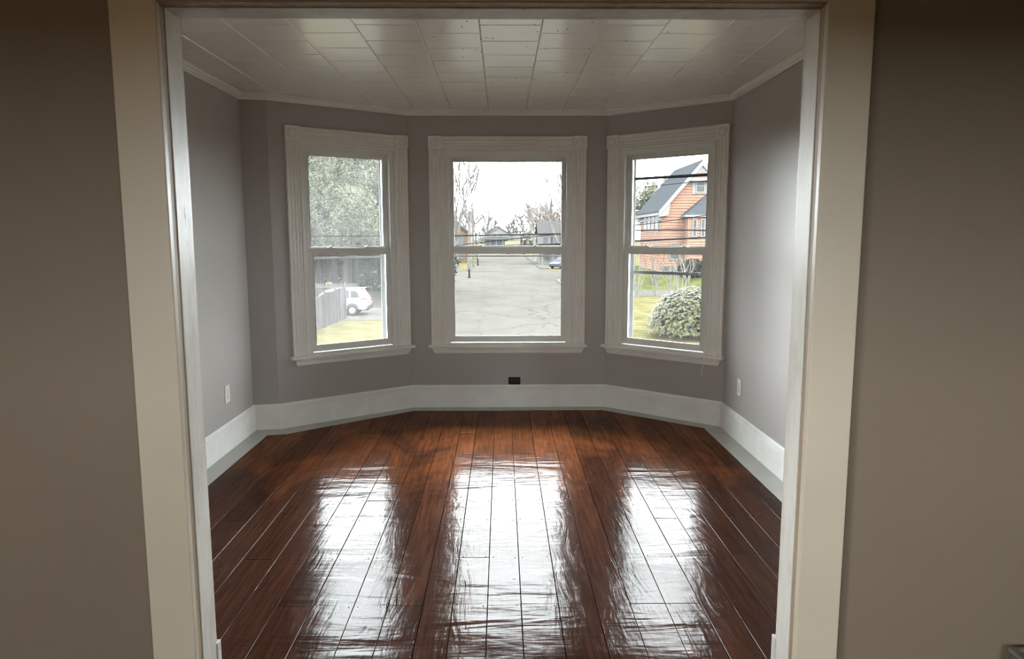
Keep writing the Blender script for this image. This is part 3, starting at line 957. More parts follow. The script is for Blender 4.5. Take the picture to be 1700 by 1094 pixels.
def bare_tree(x, y, z, h, label, seed, m='bark', depth=5, spread=0.5, up=0.12, nkid=3, trunk=0.3, group=None, lean=(0, 0), rad=None, name='bare_tree'):
    r = random.Random(seed)
    t = empty(name, (x, y, z), 0, label, 'tree', group)
    mb = MB()
    d0 = Vector((lean[0], lean[1], 1)).normalized()
    rad = rad or h * 0.02
    MINR[0] = 0.00062 * y
    tp = [Vector((0, 0, -0.1)), d0 * h * trunk * 0.5, d0 * h * trunk]
    MB().tube(tp, [rad * 1.25, rad, rad * 0.9], 8).build('trunk', M[m], t, recalc=False)
    for j in range(nkid):
        az = 2 * math.pi * (j + r.random() * 0.6) / nkid
        nd = (d0 + Vector((math.cos(az), math.sin(az), 0)) * math.tan(spread * 0.75)).normalized()
        grow(mb, r, tp[-1], nd, h * 0.25, rad * 0.62, depth - 1, spread, up, nkid, 5)
    MINR[0] = 0.0
    mb.build('branches', M[m], t, recalc=False)
    return t


def leaf_cloud(r, n, blobs, size, flat=0.0, out=True):
    """n small leaf quads spread through ellipsoids (cx,cy,cz,rx,ry,rz)"""
    mb = MB()
    vol = [b[3] * b[4] * b[5] for b in blobs]
    for _ in range(n):
        b = r.choices(blobs, vol)[0]
        u = Vector((r.gauss(0, 1), r.gauss(0, 1), r.gauss(0, 1))).normalized()
        q = r.random() ** (0.22 if out else 0.4)
        p = Vector((b[0] + u.x * b[3] * q, b[1] + u.y * b[4] * q, b[2] + u.z * b[5] * q))
        nrm = (u + Vector((r.gauss(0, 1), r.gauss(0, 1), r.gauss(0, 1))) * 0.8).normalized()
        a = nrm.orthogonal().normalized(); a.rotate(Matrix.Rotation(r.random() * 6.28, 3, nrm))
        c = nrm.cross(a)
        s = size * r.uniform(0.6, 1.4)
        k = nrm * s * 0.18
        mb.add([p - a * s - k, p + c * s * 0.36, p + a * s - k, p - c * s * 0.36], [(0, 1, 2, 3)])
    return mb


def conifer(x, y, h, rx, label, seed, n=9000, trunk_r=0.3, low=1.2, sz=0.17):
    r = random.Random(seed)
    t = empty('conifer_tree', (x, y, G), 0, label, 'tree', 'evergreens beyond the left driveway')
    tr = MB().tube([(0, 0, -0.1), (0.05, 0, h * 0.3), (0.0, 0.1, h * 0.85)], [trunk_r * 1.2, trunk_r, trunk_r * 0.25], 8)
    for k in range(5):
        a = r.uniform(0, 6.28); q = r.uniform(0.5, 1.1)
        tr.tube([(math.cos(a) * q, math.sin(a) * q * 0.6, -0.1), (math.cos(a) * q * 1.1, math.sin(a) * q * 0.6, h * 0.22), (math.cos(a) * q * 1.6, math.sin(a) * q, h * 0.5)], [trunk_r * 0.55, trunk_r * 0.42, trunk_r * 0.15], 6)
    tr.build('trunk', M['dark_bark'], t, recalc=False)
    blobs = []
    for k in range(40):
        f = (k + r.random()) / 40
        z = low + (h - low) * f
        w = rx * (1.0 - 0.55 * f)
        a = r.uniform(0, 6.28)
        q = w * r.uniform(0.2, 0.75)
        blobs.append((math.cos(a) * q, math.sin(a) * q, z, w * 0.55, w * 0.55, h * 0.085))
    tag(leaf_cloud(r, n, blobs, sz).build('foliage', M['needles'], t, recalc=False), kind='stuff')
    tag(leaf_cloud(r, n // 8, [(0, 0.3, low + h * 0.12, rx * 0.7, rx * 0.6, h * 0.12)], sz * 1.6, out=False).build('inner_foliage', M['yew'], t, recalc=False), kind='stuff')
    return t


conifer(-11.2, 52.5, 14.5, 3.3, 'tall grey-green evergreen straight behind the white car', 11, 62000, 0.34, 4.6, 0.105)
conifer(-8.2, 57.5, 15.0, 3.2, 'tall evergreen with bare dark lower trunk, right of the white car', 12, 56000, 0.42, 4.4, 0.105)
conifer(-14.8, 58.0, 15.0, 3.2, 'tall evergreen behind the board fence, leftmost of the three', 13, 52000, 0.3, 4.4, 0.105)
r = random.Random(5)
t = empty('clipped_hedge', (-13, 64, G), 0, 'dark hedge filling the gap under the evergreens', 'hedge')
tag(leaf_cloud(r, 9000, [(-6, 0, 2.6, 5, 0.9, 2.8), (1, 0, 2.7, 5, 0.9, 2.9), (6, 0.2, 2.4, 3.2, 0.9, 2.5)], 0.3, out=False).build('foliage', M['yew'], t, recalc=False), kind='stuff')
MB().tube([(-6, 0, 0), (-6, 0, 1.5)], 0.12, 6).tube([(1, 0, 0), (1, 0, 1.6)], 0.12, 6).tube([(6, 0, 0), (6, 0, 1.2)], 0.12, 6).build('stems', M['dark_bark'], t, kind='stuff')

# trees along the street
bare_tree(-6.7, 106, G, 18.5, 'tall bare tree with upright limbs left of the street, left edge of the middle window', 21, 'bark', 5, 0.33, 0.25, 3, 0.22)
bare_tree(-4.5, 99, G, 13.0, 'forked bare tree leaning over the street, beside the utility pole', 24, 'bark', 4, 0.42, 0.12, 2, 0.48, lean=(0.02, 0), rad=0.24)
bare_tree(-5.2, 150, G, 14.5, 'small rounded bare tree behind the utility pole', 25, 'bark', 4, 0.5, 0.1, 3, 0.2)
bare_tree(7.35, 84, G, 15.5, 'wide bare tree with spreading twigs on the right of the street', 31, 'bark', 5, 0.62, 0.03, 3, 0.2, lean=(-0.1, 0))
bare_tree(6.2, 140, G, 15.0, 'slim upright bare tree at the right kerb down the street', 33, 'pale_bark', 4, 0.26, 0.3, 3, 0.2)
bare_tree(8.4, 150, G, 13.0, 'reddish budding tree above the white house with shutters', 34, 'red_bark', 5, 0.5, 0.12, 3, 0.2)
bare_tree(11.5, 165, G, 14.0, 'reddish budding tree far right behind the house with shutters', 35, 'red_bark', 5, 0.5, 0.12, 3, 0.2)
far_spots = [(-16, 235, 17), (-10, 228, 17), (-4.5, 240, 15), (3, 245, 13.5), (8.5, 236, 17), (14, 225, 19), (21, 215, 17)]
far_names = ['leftmost', 'second from left', 'third from left', 'middle', 'third from right', 'second from right', 'rightmost']
proto = None
for k, (x, y, h) in enumerate(far_spots):
    lab = 'distant bare tree behind the far houses, %s of the row' % far_names[k]
    if proto is None:
        proto = bare_tree(x, y, G, 12.0, lab, 41, 'bark', 4, 0.45, 0.1, 3, 0.2, group='distant bare trees at the end of the street', rad=0.3)
        proto.scale = (h / 12,) * 3
        continue
    c = proto.copy(); COL.objects.link(c)
    c.location = (x, y, G); c.scale = (h / 12,) * 3; c.rotation_euler = (0, 0, k * 1.3); c['label'] = lab
    for ch in list(proto.children):
        d = ch.copy(); COL.objects.link(d); d.parent = c
r = random.Random(8)
t = empty('evergreen_clump', (3.2, 262, G), 0, 'pale green evergreen clump closing the end of the street', 'trees')
tag(leaf_cloud(r, 3500, [(-6, 0, 4, 7, 3, 4.5), (3, 0, 4.6, 6, 3, 5.2), (11, 0, 4, 7, 3, 5.0)], 0.6, out=False).build('foliage', M['needles'], t, recalc=False), kind='stuff')
MB().tube([(-6, 0, 0), (-6, 0, 4)], 0.3, 6).tube([(3, 0, 0), (3, 0, 4)], 0.3, 6).tube([(11, 0, 0), (11, 0, 4)], 0.3, 6).build('trunks', M['bark'], t, kind='stuff')

# right yard
r = random.Random(15)
rh = empty('rhododendron_bush', (9.15, 34.3, G), 0, 'big rounded yellow-green leafy bush on the lawn below the right window', 'bush')
stems = MB()
for k in range(14):
    a = r.uniform(0, 6.28); q = r.uniform(0.6, 1.5)
    stems.tube([(0, 0, -0.05), (math.cos(a) * q * 0.5, math.sin(a) * q * 0.5, 0.7), (math.cos(a) * q, math.sin(a) * q, 1.5)], [0.05, 0.035, 0.015], 5)
stems.build('stems', M['bark'], rh, recalc=False)
lv = MB()
for k in range(4200):                      # whorls of long leaves at the branch tips
    u = Vector((r.gauss(0, 1), r.gauss(0, 1), abs(r.gauss(0, 1)) * 1.05 - 0.1)).normalized()
    q = r.uniform(0.82, 1.03)
    tip = Vector((u.x * 2.15 * q, u.y * 2.05 * q, 0.42 + max(u.z, -0.12) * 1.95 * q))
    if tip.z < 0.05: continue
    ax = (u + Vector((0, 0, 0.55))).normalized()
    o1 = ax.orthogonal().normalized(); o2 = ax.cross(o1)
    for j in range(6):
        t_ = 2 * math.pi * (j + r.random() * 0.4) / 6
        d = (o1 * math.cos(t_) + o2 * math.sin(t_)) * 0.9 + ax * r.uniform(-0.15, 0.45)
        s = d.normalized().cross(ax).normalized() * 0.019
        L = r.uniform(0.065, 0.115)
        lv.add([tip, tip + d * L * 0.5 + s, tip + d * L, tip + d * L * 0.5 - s], [(0, 1, 2, 3)])
tag(lv.build('leaves', M['leaf'], rh, recalc=False), kind='stuff')
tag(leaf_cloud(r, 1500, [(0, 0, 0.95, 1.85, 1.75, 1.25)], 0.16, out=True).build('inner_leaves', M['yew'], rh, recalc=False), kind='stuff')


def shrub(x, y, z, h, label, seed, m='bark', stems_n=6, lean=0.25, cat='shrub', depth=2):
    r = random.Random(seed)
    t = empty('bare_shrub', (x, y, z), 0, label, cat, 'bare shrubs along the right driveway')
    mb = MB()
    for k in range(stems_n):
        a = r.uniform(0, 6.28)
        d = Vector((math.cos(a) * lean * r.random(), math.sin(a) * lean * r.random(), 1)).normalized()
        grow(mb, r, Vector((math.cos(a) * 0.15, math.sin(a) * 0.15, -0.05)), d, h * 0.5, 0.030 + 0.006 * h, depth, 0.33, 0.15, 2, 4, 0.68)
    mb.build('stems', M[m], t, recalc=False)


shrub(10.75, 56.9, G, 3.2, 'pale leaning multi-stem sapling at the left edge of the right lawn', 51, 'pale_bark', 4, 0.35)
shrub(12.25, 57.6, G, 2.7, 'second pale multi-stem shrub from the left along the right driveway', 52, 'pale_bark', 6)
shrub(13.3, 55.9, G, 2.6, 'third pale multi-stem shrub from the left along the right driveway', 53, 'pale_bark', 6)
shrub(14.2, 57.2, G, 3.0, 'fourth pale multi-stem shrub along the right driveway, beside the leafy bush', 54, 'pale_bark', 6)
shrub(11.9, 65.8, G + 0.1, 4.2, 'tall twiggy bush in front of the red house, left of its corner', 55, 'bark', 9, 0.5, depth=4)
shrub(14.0, 66.4, G + 0.2, 4.3, 'tall twiggy bush in front of the red house, at its corner', 56, 'bark', 9, 0.5, depth=4)
shrub(17.2, 66.9, G + 0.4, 3.4, 'tall twiggy bush before the middle of the red house', 57, 'pale_bark', 8, 0.5, depth=4)
shrub(20.2, 66.0, G + 0.2, 2.2, 'low brown thicket below the dark round evergreen', 58, 'red_bark', 16, 0.7, depth=3)
r = random.Random(16)
yw = empty('round_evergreen', (18.2, 68.7, -2.35), 0, 'dark clipped round evergreen in front of the red house', 'bush')
tag(leaf_cloud(r, 1800, [(0, 0, 0.75, 1.45, 1.0, 0.95)], 0.13).build('foliage', M['yew'], yw, recalc=False), kind='stuff')
MB().tube([(0, 0, -0.1), (0, 0, 0.8)], 0.12, 6).build('stem', M['dark_bark'], yw)
r = random.Random(17)
t = empty('evergreen_tree', (21.3, 104, G), 0, 'broad green evergreen rising behind the left roof of the red house', 'tree')
MB().tube([(0, 0, -0.1), (0, 0, 6), (0.2, 0, 10)], [0.4, 0.3, 0.1], 8).build('trunk', M['dark_bark'], t)
blobs = [(r.uniform(-2.6, 2.6), r.uniform(-2, 2), r.uniform(5.5, 12.2), 1.2, 1.2, 0.7) for _ in range(30)]
tag(leaf_cloud(r, 6500, blobs, 0.24).build('foliage', M['needles'], t, recalc=False), kind='stuff')

# fallen leaves and tufts on the left lawn
# ------------------------------------------------------------------ fences
fa, fb = Vector((-9.62, 34.0)), Vector((-9.14, 42.3))
fe = (fb - fa).normalized(); flen = (fb - fa).length
fz = math.atan2(fe.y, fe.x)
fn = empty('board_fence', (fa.x, fa.y, G), fz, 'weathered grey board fence rising towards the white car', 'fence')
bw = 0.26
posts_s = [0.0, 2.05, 4.35, 6.3, flen]
nb = int(flen / bw)
for k in range(nb):
    s = k * bw
    # scalloped top between posts, climbing to the end post
    j = max(i for i in range(len(posts_s) - 1) if posts_s[i] <= s + 1e-6)
    t_ = (s - posts_s[j]) / (posts_s[j + 1] - posts_s[j])
    h0, h1 = [1.72, 1.78, 1.84, 1.86, 2.04][j:j + 2]
    h = h0 + (h1 - h0) * t_ - 0.05 * math.sin(math.pi * t_)
    MB().box(s + 0.008, s + bw - 0.008, -0.011, 0.011, 0.03, h).build('fence_board', M['fence_wood'], fn)
for s, h in zip(posts_s, (1.80, 1.86, 1.92, 1.94, 2.08)):
    f = MB().box(s - 0.05, s + 0.05, 0.012, 0.11, -0.05, h)
    f.loft([[(s - 0.06, 0.002, h), (s + 0.06, 0.002, h), (s + 0.06, 0.12, h), (s - 0.06, 0.12, h)], [(s - 0.01, 0.055, h + 0.06), (s + 0.01, 0.055, h + 0.06), (s + 0.01, 0.065, h + 0.06), (s - 0.01, 0.065, h + 0.06)]])
    f.build('fence_post', M['fence_wood'], fn)
for z in (0.4, 1.35):
    MB().box(0, flen, 0.0115, 0.05, z, z + 0.09).build('fence_rail', M['fence_wood'], fn)
f2 = empty('picket_fence', (-16, 49.6, G), 0, 'paler fence with a white rail, running behind the board fence', 'fence')
for k in range(38):
    MB().box(k * 0.16, k * 0.16 + 0.13, -0.01, 0.01, 0.03, 1.60).build('picket', M['fence_wood'], f2)
MB().box(0, 6.1, -0.05, -0.011, 1.28, 1.40).build('fence_rail', M['fence_white'], f2)
MB().box(0, 6.1, -0.05, -0.011, 0.3, 0.40).build('fence_rail', M['fence_white'], f2)


# ------------------------------------------------------------------ cars
def make_car(name, label, x, y, rz, paint, L=4.5, W=1.8, Ht=1.66):
    t = empty(name, (x, y, G), rz, label, 'car')
    # +x is the rear of the car; side profile of the lower body
    low = [(-L / 2, 0.45), (-L / 2 + 0.05, 0.75), (-L / 2 + 0.5, 0.92), (-0.9, 1.02), (L / 2 - 0.35, 1.06), (L / 2 - 0.06, 0.98), (L / 2, 0.72), (L / 2 - 0.02, 0.5), (L / 2 - 0.12, 0.38), (-L / 2 + 0.15, 0.32)]
    w2 = W / 2
    rings = []
    for yy, inset_ in ((-w2, 0.06), (-w2 + 0.07, 0.0), (w2 - 0.07, 0.0), (w2, 0.06)):
        rings.append([(px * (1 - inset_ * 0.25), yy, pz - inset_ * (0.4 if pz > 0.8 else -0.2)) for px, pz in low])
    MB().loft(rings).build('body', M[paint], t)
    cab = [(-0.95, 1.0), (-0.35, 1.52), (0.0, 1.62), (L / 2 - 0.75, Ht), (L / 2 - 0.42, Ht - 0.07), (L / 2 - 0.10, 1.06)]
    rings = []
    for yy, k in ((-w2 + 0.05, 0), (-w2 + 0.21, 1), (w2 - 0.21, 1), (w2 - 0.05, 0)):
        ring = []
        for px, pz in cab:
            f = (pz - 1.0) / 0.66
            yv = yy if k == 0 else yy
            ring.append((px, (math.copysign(w2 - 0.05 - 0.17 * f, yy) if k == 0 else math.copysign(w2 - 0.09 - 0.2 * f, yy)), pz if k else pz - 0.03 * f))
        rings.append(ring)
    MB().loft(rings).build('cabin', M[paint], t)
    for sg in (-1, 1):
        f = lambda px, pz: (px, sg * (w2 - 0.046 - 0.17 * (pz - 1.0) / 0.66 + 0.006), pz)
        for pts in ([(-0.62, 1.08), (-0.30, 1.46), (0.30, 1.53), (0.30, 1.08)], [(0.38, 1.08), (0.38, 1.53), (1.12, 1.55), (1.12, 1.08)], [(1.2, 1.09), (1.2, 1.54), (1.55, 1.50), (1.80, 1.14)]):
            a = [f(*p_) for p_ in pts]
            MB().prism(a, [(px, py + sg * 0.008, pz) for px, py, pz in a]).build('side_window', M['car_glass'], t)
    xr = L / 2
    rw = [(xr - 0.11, -0.66, 1.10), (xr - 0.11, 0.66, 1.10), (xr - 0.39, 0.55, Ht - 0.13), (xr - 0.39, -0.55, Ht - 0.13)]
    MB().prism(rw, [(px + 0.02, py, pz + 0.01) for px, py, pz in rw]).build('rear_window', M['car_glass'], t)
    MB().box(xr - 0.62, xr - 0.25, -0.6, 0.6, Ht - 0.035, Ht + 0.005).build('spoiler', M[paint], t, bevel=0.01)
    for sg in (-1, 1):
        lamp = MB().prism([(xr - 0.46, sg * (w2 - 0.02), 0.93), (xr - 0.10, sg * (w2 - 0.10), 0.84), (xr - 0.06, sg * (w2 - 0.12), 1.0), (xr - 0.40, sg * (w2 - 0.03), 1.06)],
                          [(xr - 0.46, sg * (w2 + 0.012), 0.93), (xr - 0.0, sg * (w2 - 0.05), 0.80), (xr + 0.0, sg * (w2 - 0.07), 1.0), (xr - 0.40, sg * (w2 + 0.01), 1.05)])
        lamp.box(xr - 0.05, xr + 0.008, *sorted((sg * 0.5, sg * (w2 - 0.06))), 0.82, 0.98)
        lamp.build('tail_light', M['tail'], t)
    MB().box(xr - 0.30, xr + 0.04, -w2 + 0.04, w2 - 0.04, 0.34, 0.56).build('rear_bumper', M['cladding'], t, bevel=0.03)
    MB().box(xr - 0.005, xr + 0.012, -0.26, 0.26, 0.66, 0.78).build('number_plate', M['house_white'], t)
    for px in (-L / 2 + 0.85, L / 2 - 0.95):
        for sg in (-1, 1):
            yc = sg * (w2 - 0.10)
            wh = MB().lathe([(0.20, -0.11), (0.325, -0.10), (0.345, -0.06), (0.345, 0.06), (0.325, 0.10), (0.20, 0.11)], (px, yc, 0.345), 'y', 24).build('wheel', M['tire'], t, smooth=False)
            hub = MB().lathe([(0.21, 0.0), (0.20, sg * 0.012), (0.06, sg * 0.02), (0.02, sg * 0.022)], (px, yc + sg * 0.105, 0.345), 'y', 20)
            hub.build('rim', M['rim'], wh)
            arch = MB()
            ring0, ring1 = [], []
            for q in range(13):
                a = math.pi * q / 12
                ring0.append((px + math.cos(a) * 0.36, 0.345 + math.sin(a) * 0.36)); ring1.append((px + math.cos(a) * 0.43, 0.345 + math.sin(a) * 0.43))
            for q in range(12):
                quad = [ring0[q], ring0[q + 1], ring1[q + 1], ring1[q]]
                arch.prism([(u, sg * (w2 - 0.03), v) for u, v in quad], [(u, sg * (w2 + 0.012), v) for u, v in quad])
            arch.build('wheel_arch', M['cladding'], t)
    return t


make_car('parked_suv', 'white hatchback parked just beyond the end of the grey board fence', -10.42, 44.5, 0.03, 'car_white')
make_car('parked_car', 'slate blue car parked by the white house with shutters', 8.9, 107.5, 0.9, 'car_blue', 4.3, 1.75, 1.45)

# pale yellow truck across the end of the street
tk = empty('yellow_truck', (3.4, 193.5, G), 0, 'pale yellow truck crossing the far end of the street', 'truck')
MB().box(-2.6, 1.5, -1.1, 1.1, 0.75, 3.4).build('cargo_box', M['bus_yellow'], tk, bevel=0.05)
MB().loft([[(1.52, -1.05, 0.6), (3.2, -1.05, 0.6), (3.2, 1.05, 0.6), (1.52, 1.05, 0.6)], [(1.52, -1.05, 1.6), (3.1, -1.05, 1.6), (3.1, 1.05, 1.6), (1.52, 1.05, 1.6)], [(1.52, -0.95, 2.6), (2.4, -0.95, 2.6), (2.4, 0.95, 2.6), (1.52, 0.95, 2.6)]]).build('cab', M['bus_yellow'], tk)
MB().box(1.7, 2.45, -1.04, -0.99, 1.7, 2.35).build('cab_window', M['car_glass'], tk)
for px in (-1.7, 2.4):
    for sg in (-1, 1):
        MB().lathe([(0.2, -0.14), (0.5, -0.12), (0.5, 0.12), (0.2, 0.14)], (px, sg * 0.95, 0.5), 'y', 16).build('wheel', M['tire'], tk)


# ------------------------------------------------------------------ houses
def far_window(parent, x, z, w, h, y=0.0, trim='house_white', shutters=False):
    f = MB().frame(x - w / 2 - 0.1, x + w / 2 + 0.1, z - h / 2 - 0.1, z + h / 2 + 0.1, y - 0.06, y + 0.02, 0.1, 0.1, 0.1, 0.1)
    f.box(x - w / 2, x + w / 2, y - 0.05, y + 0.0, z - 0.03, z + 0.03)
    f = f.build('window', M[trim], parent)
    MB().box(x - w / 2, x + w / 2, y - 0.03, y - 0.005, z - h / 2, z - 0.03).build('pane', M['pane_dark'], f)
    MB().box(x - w / 2, x + w / 2, y - 0.03, y - 0.005, z + 0.03, z + h / 2).build('pane', M['pane_dark'], f)
    if shutters:
        for sg in (-1, 1):
            xc = x + sg * (w / 2 + 0.32)
            MB().box(xc - 0.18, xc + 0.18, y - 0.05, y, z - h / 2 - 0.05, z + h / 2 + 0.05).build('shutter', M['shingle'], f)


def gable_roof(parent, x0, x1, y0, y1, ze, zp, m, th=0.18, along='y', over=0.3):
    """ridge along y (gable faces the street) or along x"""
    if along == 'y':
        xm = (x0 + x1) / 2; k = (zp - ze) / (xm - x0)
        prof = [(x0 - over, ze - over * k), (xm, zp), (x1 + over, ze - over * k), (x1 + over, ze - over * k + th), (xm, zp + th * 1.2), (x0 - over, ze - over * k + th)]
        return MB().prism([(x, y0 - over, z) for x, z in prof], [(x, y1 + over, z) for x, z in prof]).build('roof', m, parent)
    ym = (y0 + y1) / 2; k = (zp - ze) / (ym - y0)
    prof = [(y0 - over, ze - over * k), (ym, zp), (y1 + over, ze - over * k), (y1 + over, ze - over * k + th), (ym, zp + th * 1.2), (y0 - over, ze - over * k + th)]
    return MB().prism([(x0 - over, y, z) for y, z in prof], [(x1 + over, y, z) for y, z in prof]).build('roof', m, parent)


# the red house: gable end towards us, left flank running back
RB = -2.05
rh_ = empty('red_house', (15.88, 72.0, RB), 0, 'salmon red clapboard house with steep grey roof and white trim', 'house')
W_, D_ = 7.5, 11.0
ze, zp = 6.35, 10.75
wall_prof = [(0, 0), (W_, 0), (W_, ze), (W_ / 2, zp), (0, ze)]
MB().prism([(x, 0.05, z - 0.2 if z == 0 else z) for x, z in wall_prof], [(x, D_, z - 0.2 if z == 0 else z) for x, z in wall_prof]).build('wall', M['siding'], rh_)
cb = MB()
z = 0.0
while z < zp - 0.3:                                     # lapped clapboards on gable end and flank
    z2 = z + 0.27
    xa, xb = (0.0, W_)
    if z2 > ze:
        tt = (z2 - ze) / (zp - ze) * W_ / 2
        xa, xb = tt, W_ - tt
    cb.prism([(xa, 0.045, z), (xb, 0.045, z), (xb, 0.045, z2), (xa, 0.045, z2)], [(xa, -0.03, z), (xb, -0.03, z), (xb, 0.035, z2), (xa, 0.035, z2)])
    if z2 < ze:
        cb.prism([(0.005, 0, z), (0.005, D_, z), (0.005, D_, z2), (0.005, 0, z2)], [(-0.075, 0, z), (-0.075, D_, z), (-0.01, D_, z2), (-0.01, 0, z2)])
    z = z2
tag(cb.build('clapboards', M['siding'], rh_), kind='stuff')
gable_roof(rh_, 0, W_, 0, D_, ze, zp, M['shingle'], 0.16, 'y', 0.45)
k = (zp - ze) / (W_ / 2)
for sg in (-1, 1):                                      # white rake boards with returns
    xe = W_ / 2 + sg * (W_ / 2 + 0.45); zz = ze - 0.45 * k
    mbk = MB().prism([(W_ / 2, -0.56, zp + 0.12), (xe, -0.56, zz + 0.12), (xe, -0.56, zz - 0.36), (W_ / 2, -0.56, zp - 0.42)], [(W_ / 2, -0.40, zp + 0.12), (xe, -0.40, zz + 0.12), (xe, -0.40, zz - 0.36), (W_ / 2, -0.40, zp - 0.42)])
    mbk.prism([(xe, -0.5, zz - 0.05), (xe - sg * 1.15, -0.5, zz + 1.0), (xe - sg * 0.95, -0.5, zz - 0.3), (xe, -0.5, zz - 0.42)], [(xe, -0.02, zz - 0.05), (xe - sg * 1.15, -0.02, zz + 1.0), (xe - sg * 0.95, -0.02, zz - 0.3), (xe, -0.02, zz - 0.42)])
    mbk.build('rake_board', M['house_trim'], rh_)
MB().box(-0.52, -0.02, -0.45, D_ + 0.45, ze - 0.45 * k - 0.28, ze - 0.45 * k - 0.02).box(-0.2, -0.046, -0.1, D_, ze - 1.3, ze - 1.02).build('eave_board', M['house_trim'], rh_)
zg = zp - 1.75                                          # pediment band and its triangle
hw = (zp - zg) / k
MB().box(W_ / 2 - hw + 0.05, W_ / 2 + hw - 0.05, -0.5, -0.03, zg - 0.14, zg + 0.1).build('pediment_band', M['house_trim'], rh_)
MB().prism([(W_ / 2 - hw + 0.2, -0.42, zg), (W_ / 2 + hw - 0.2, -0.42, zg), (W_ / 2, -0.42, zp - 0.3)], [(W_ / 2 - hw + 0.2, -0.03, zg), (W_ / 2 + hw - 0.2, -0.03, zg), (W_ / 2, -0.03, zp - 0.3)]).build('pediment', M['house_trim'], rh_)
MB().prism([(W_ / 2 - 0.55, -0.44, zg + 0.2), (W_ / 2 + 0.55, -0.44, zg + 0.2), (W_ / 2, -0.44, zg + 0.85)], [(W_ / 2 - 0.55, -0.42, zg + 0.2), (W_ / 2 + 0.55, -0.42, zg + 0.2), (W_ / 2, -0.42, zg + 0.85)]).build('pediment_siding', M['siding'], rh_)
MB().box(W_ / 2 - 0.86, W_ / 2 + 0.86, -0.06, 0.04, 7.62, 9.38).build('window_panel', M['house_trim'], rh_)
far_window(rh_, W_ / 2 - 0.05, 8.42, 0.72, 1.15, -0.06, 'house_trim')
for k_ in range(4):                                     # four tall windows along the flank
    yy = 1.9 + k_ * 1.95
    f = MB().box(-0.10, 0.0, yy - 0.75, yy + 0.75, 3.95, 5.85).build('window', M['house_trim'], rh_)
    for s2 in (-0.36, 0.36):
        MB().box(-0.13, -0.095, yy + s2 - 0.22, yy + s2 + 0.22, 4.1, 5.65).build('pane', M['pane_dark'], f)
# ground-floor band and lower windows seen between the shrubs
MB().box(-0.03, W_, -0.05, 0.02, -0.2, 0.5).build('foundation', M['concrete'], rh_)
far_window(rh_, 1.3, 2.0, 0.8, 1.5, -0.06, 'house_trim')
far_window(rh_, 4.5, 1.7, 0.6, 1.4, -1.58, 'house_trim')
far_window(rh_, 6.1, 1.7, 0.6, 1.4, -1.58, 'house_trim')
# projecting bay with its own hipped roof
bx0, bx1, by = 2.22, 6.9, -1.5
bay = MB().box(bx0, bx1, by, 0.0, -0.2, 5.35).build('bay', M['siding'], rh_)
cbb = MB(); z = 0.0
while z < 5.1:
    cbb.prism([(bx0, by + 0.005, z), (bx1, by + 0.005, z), (bx1, by + 0.005, z + 0.27), (bx0, by + 0.005, z + 0.27)], [(bx0, by - 0.075, z), (bx1, by - 0.075, z), (bx1, by - 0.01, z + 0.27), (bx0, by - 0.01, z + 0.27)])
    z += 0.27
tag(cbb.build('clapboards', M['siding'], bay), kind='stuff')
o_ = 0.35
MB().loft([[(bx0 - o_, by - o_, 5.36), (bx1 + o_, by - o_, 5.36), (bx1 + o_, 0.05, 5.36), (bx0 - o_, 0.05, 5.36)], [(bx0 - o_, by - o_, 5.55), (bx1 + o_, by - o_, 5.55), (bx1 + o_, 0.05, 5.55), (bx0 - o_, 0.05, 5.55)]]).build('bay_eave', M['house_trim'], rh_)
MB().loft([[(bx0 - o_, by - o_, 5.552), (bx1 + o_, by - o_, 5.552), (bx1 + o_, 0.06, 5.552), (bx0 - o_, 0.06, 5.552)], [(bx0 + 2.3, -0.25, 7.75), (bx1 - 2.1, -0.25, 7.75), (bx1 - 2.1, 0.06, 7.75), (bx0 + 2.3, 0.06, 7.75)]]).build('bay_roof', M['shingle'], rh_)
far_window(rh_, bx0 + 0.62, 4.3, 0.26, 1.55, by - 0.08, 'house_trim')
far_window(rh_, bx0 + 1.42, 4.3, 0.26, 1.55, by - 0.08, 'house_trim')
MB().box(bx0 - 0.03, bx0 + 0.10, by - 0.055, by + 0.02, 0.0, 5.35).build('corner_board', M['siding'], rh_)

# white house at the end of the street
wh = empty('white_house', (-0.9, 206, G), 0, 'white gabled house with a porch, facing down the end of the street', 'house')
MB().box(-4.0, 3.4, 0, 9, -0.1, 5.2).build('wall', M['house_white'], wh)
MB().prism([(-4.0, 0.01, 5.2), (3.4, 0.01, 5.2), (-0.3, 0.01, 7.5)], [(-4.0, 9, 5.2), (3.4, 9, 5.2), (-0.3, 9, 7.5)]).build('gable', M['house_white'], wh)
gable_roof(wh, -4.0, 3.4, 0, 9, 5.2, 7.5, M['shingle_light'], 0.2, 'y', 0.35)
for x in (-3.0, -1.7, -0.4, 0.9, 2.2): far_window(wh, x, 2.9, 0.75, 1.2, -0.0)
for x in (-1.2, 0.6): far_window(wh, x, 4.9, 0.7, 1.1, 0.0)
MB().prism([(-4.4, -1.9, 3.75), (3.0, -1.9, 3.75), (3.0, 0.0, 4.4), (-4.4, 0.0, 4.4)], [(-4.4, -1.9, 3.9), (3.0, -1.9, 3.9), (3.0, 0.0, 4.55), (-4.4, 0.0, 4.55)]).build('porch_roof', M['shingle_light'], wh)
for x in (-4.2, -2.4, -0.6, 1.2, 2.8): MB().box(x - 0.09, x + 0.09, -1.85, -1.65, 0, 3.8).build('porch_post', M['house_white'], wh)
MB().box(3.4, 6.2, 2, 8, -0.1, 5.6).build('side_wing', M['house_white'], wh)

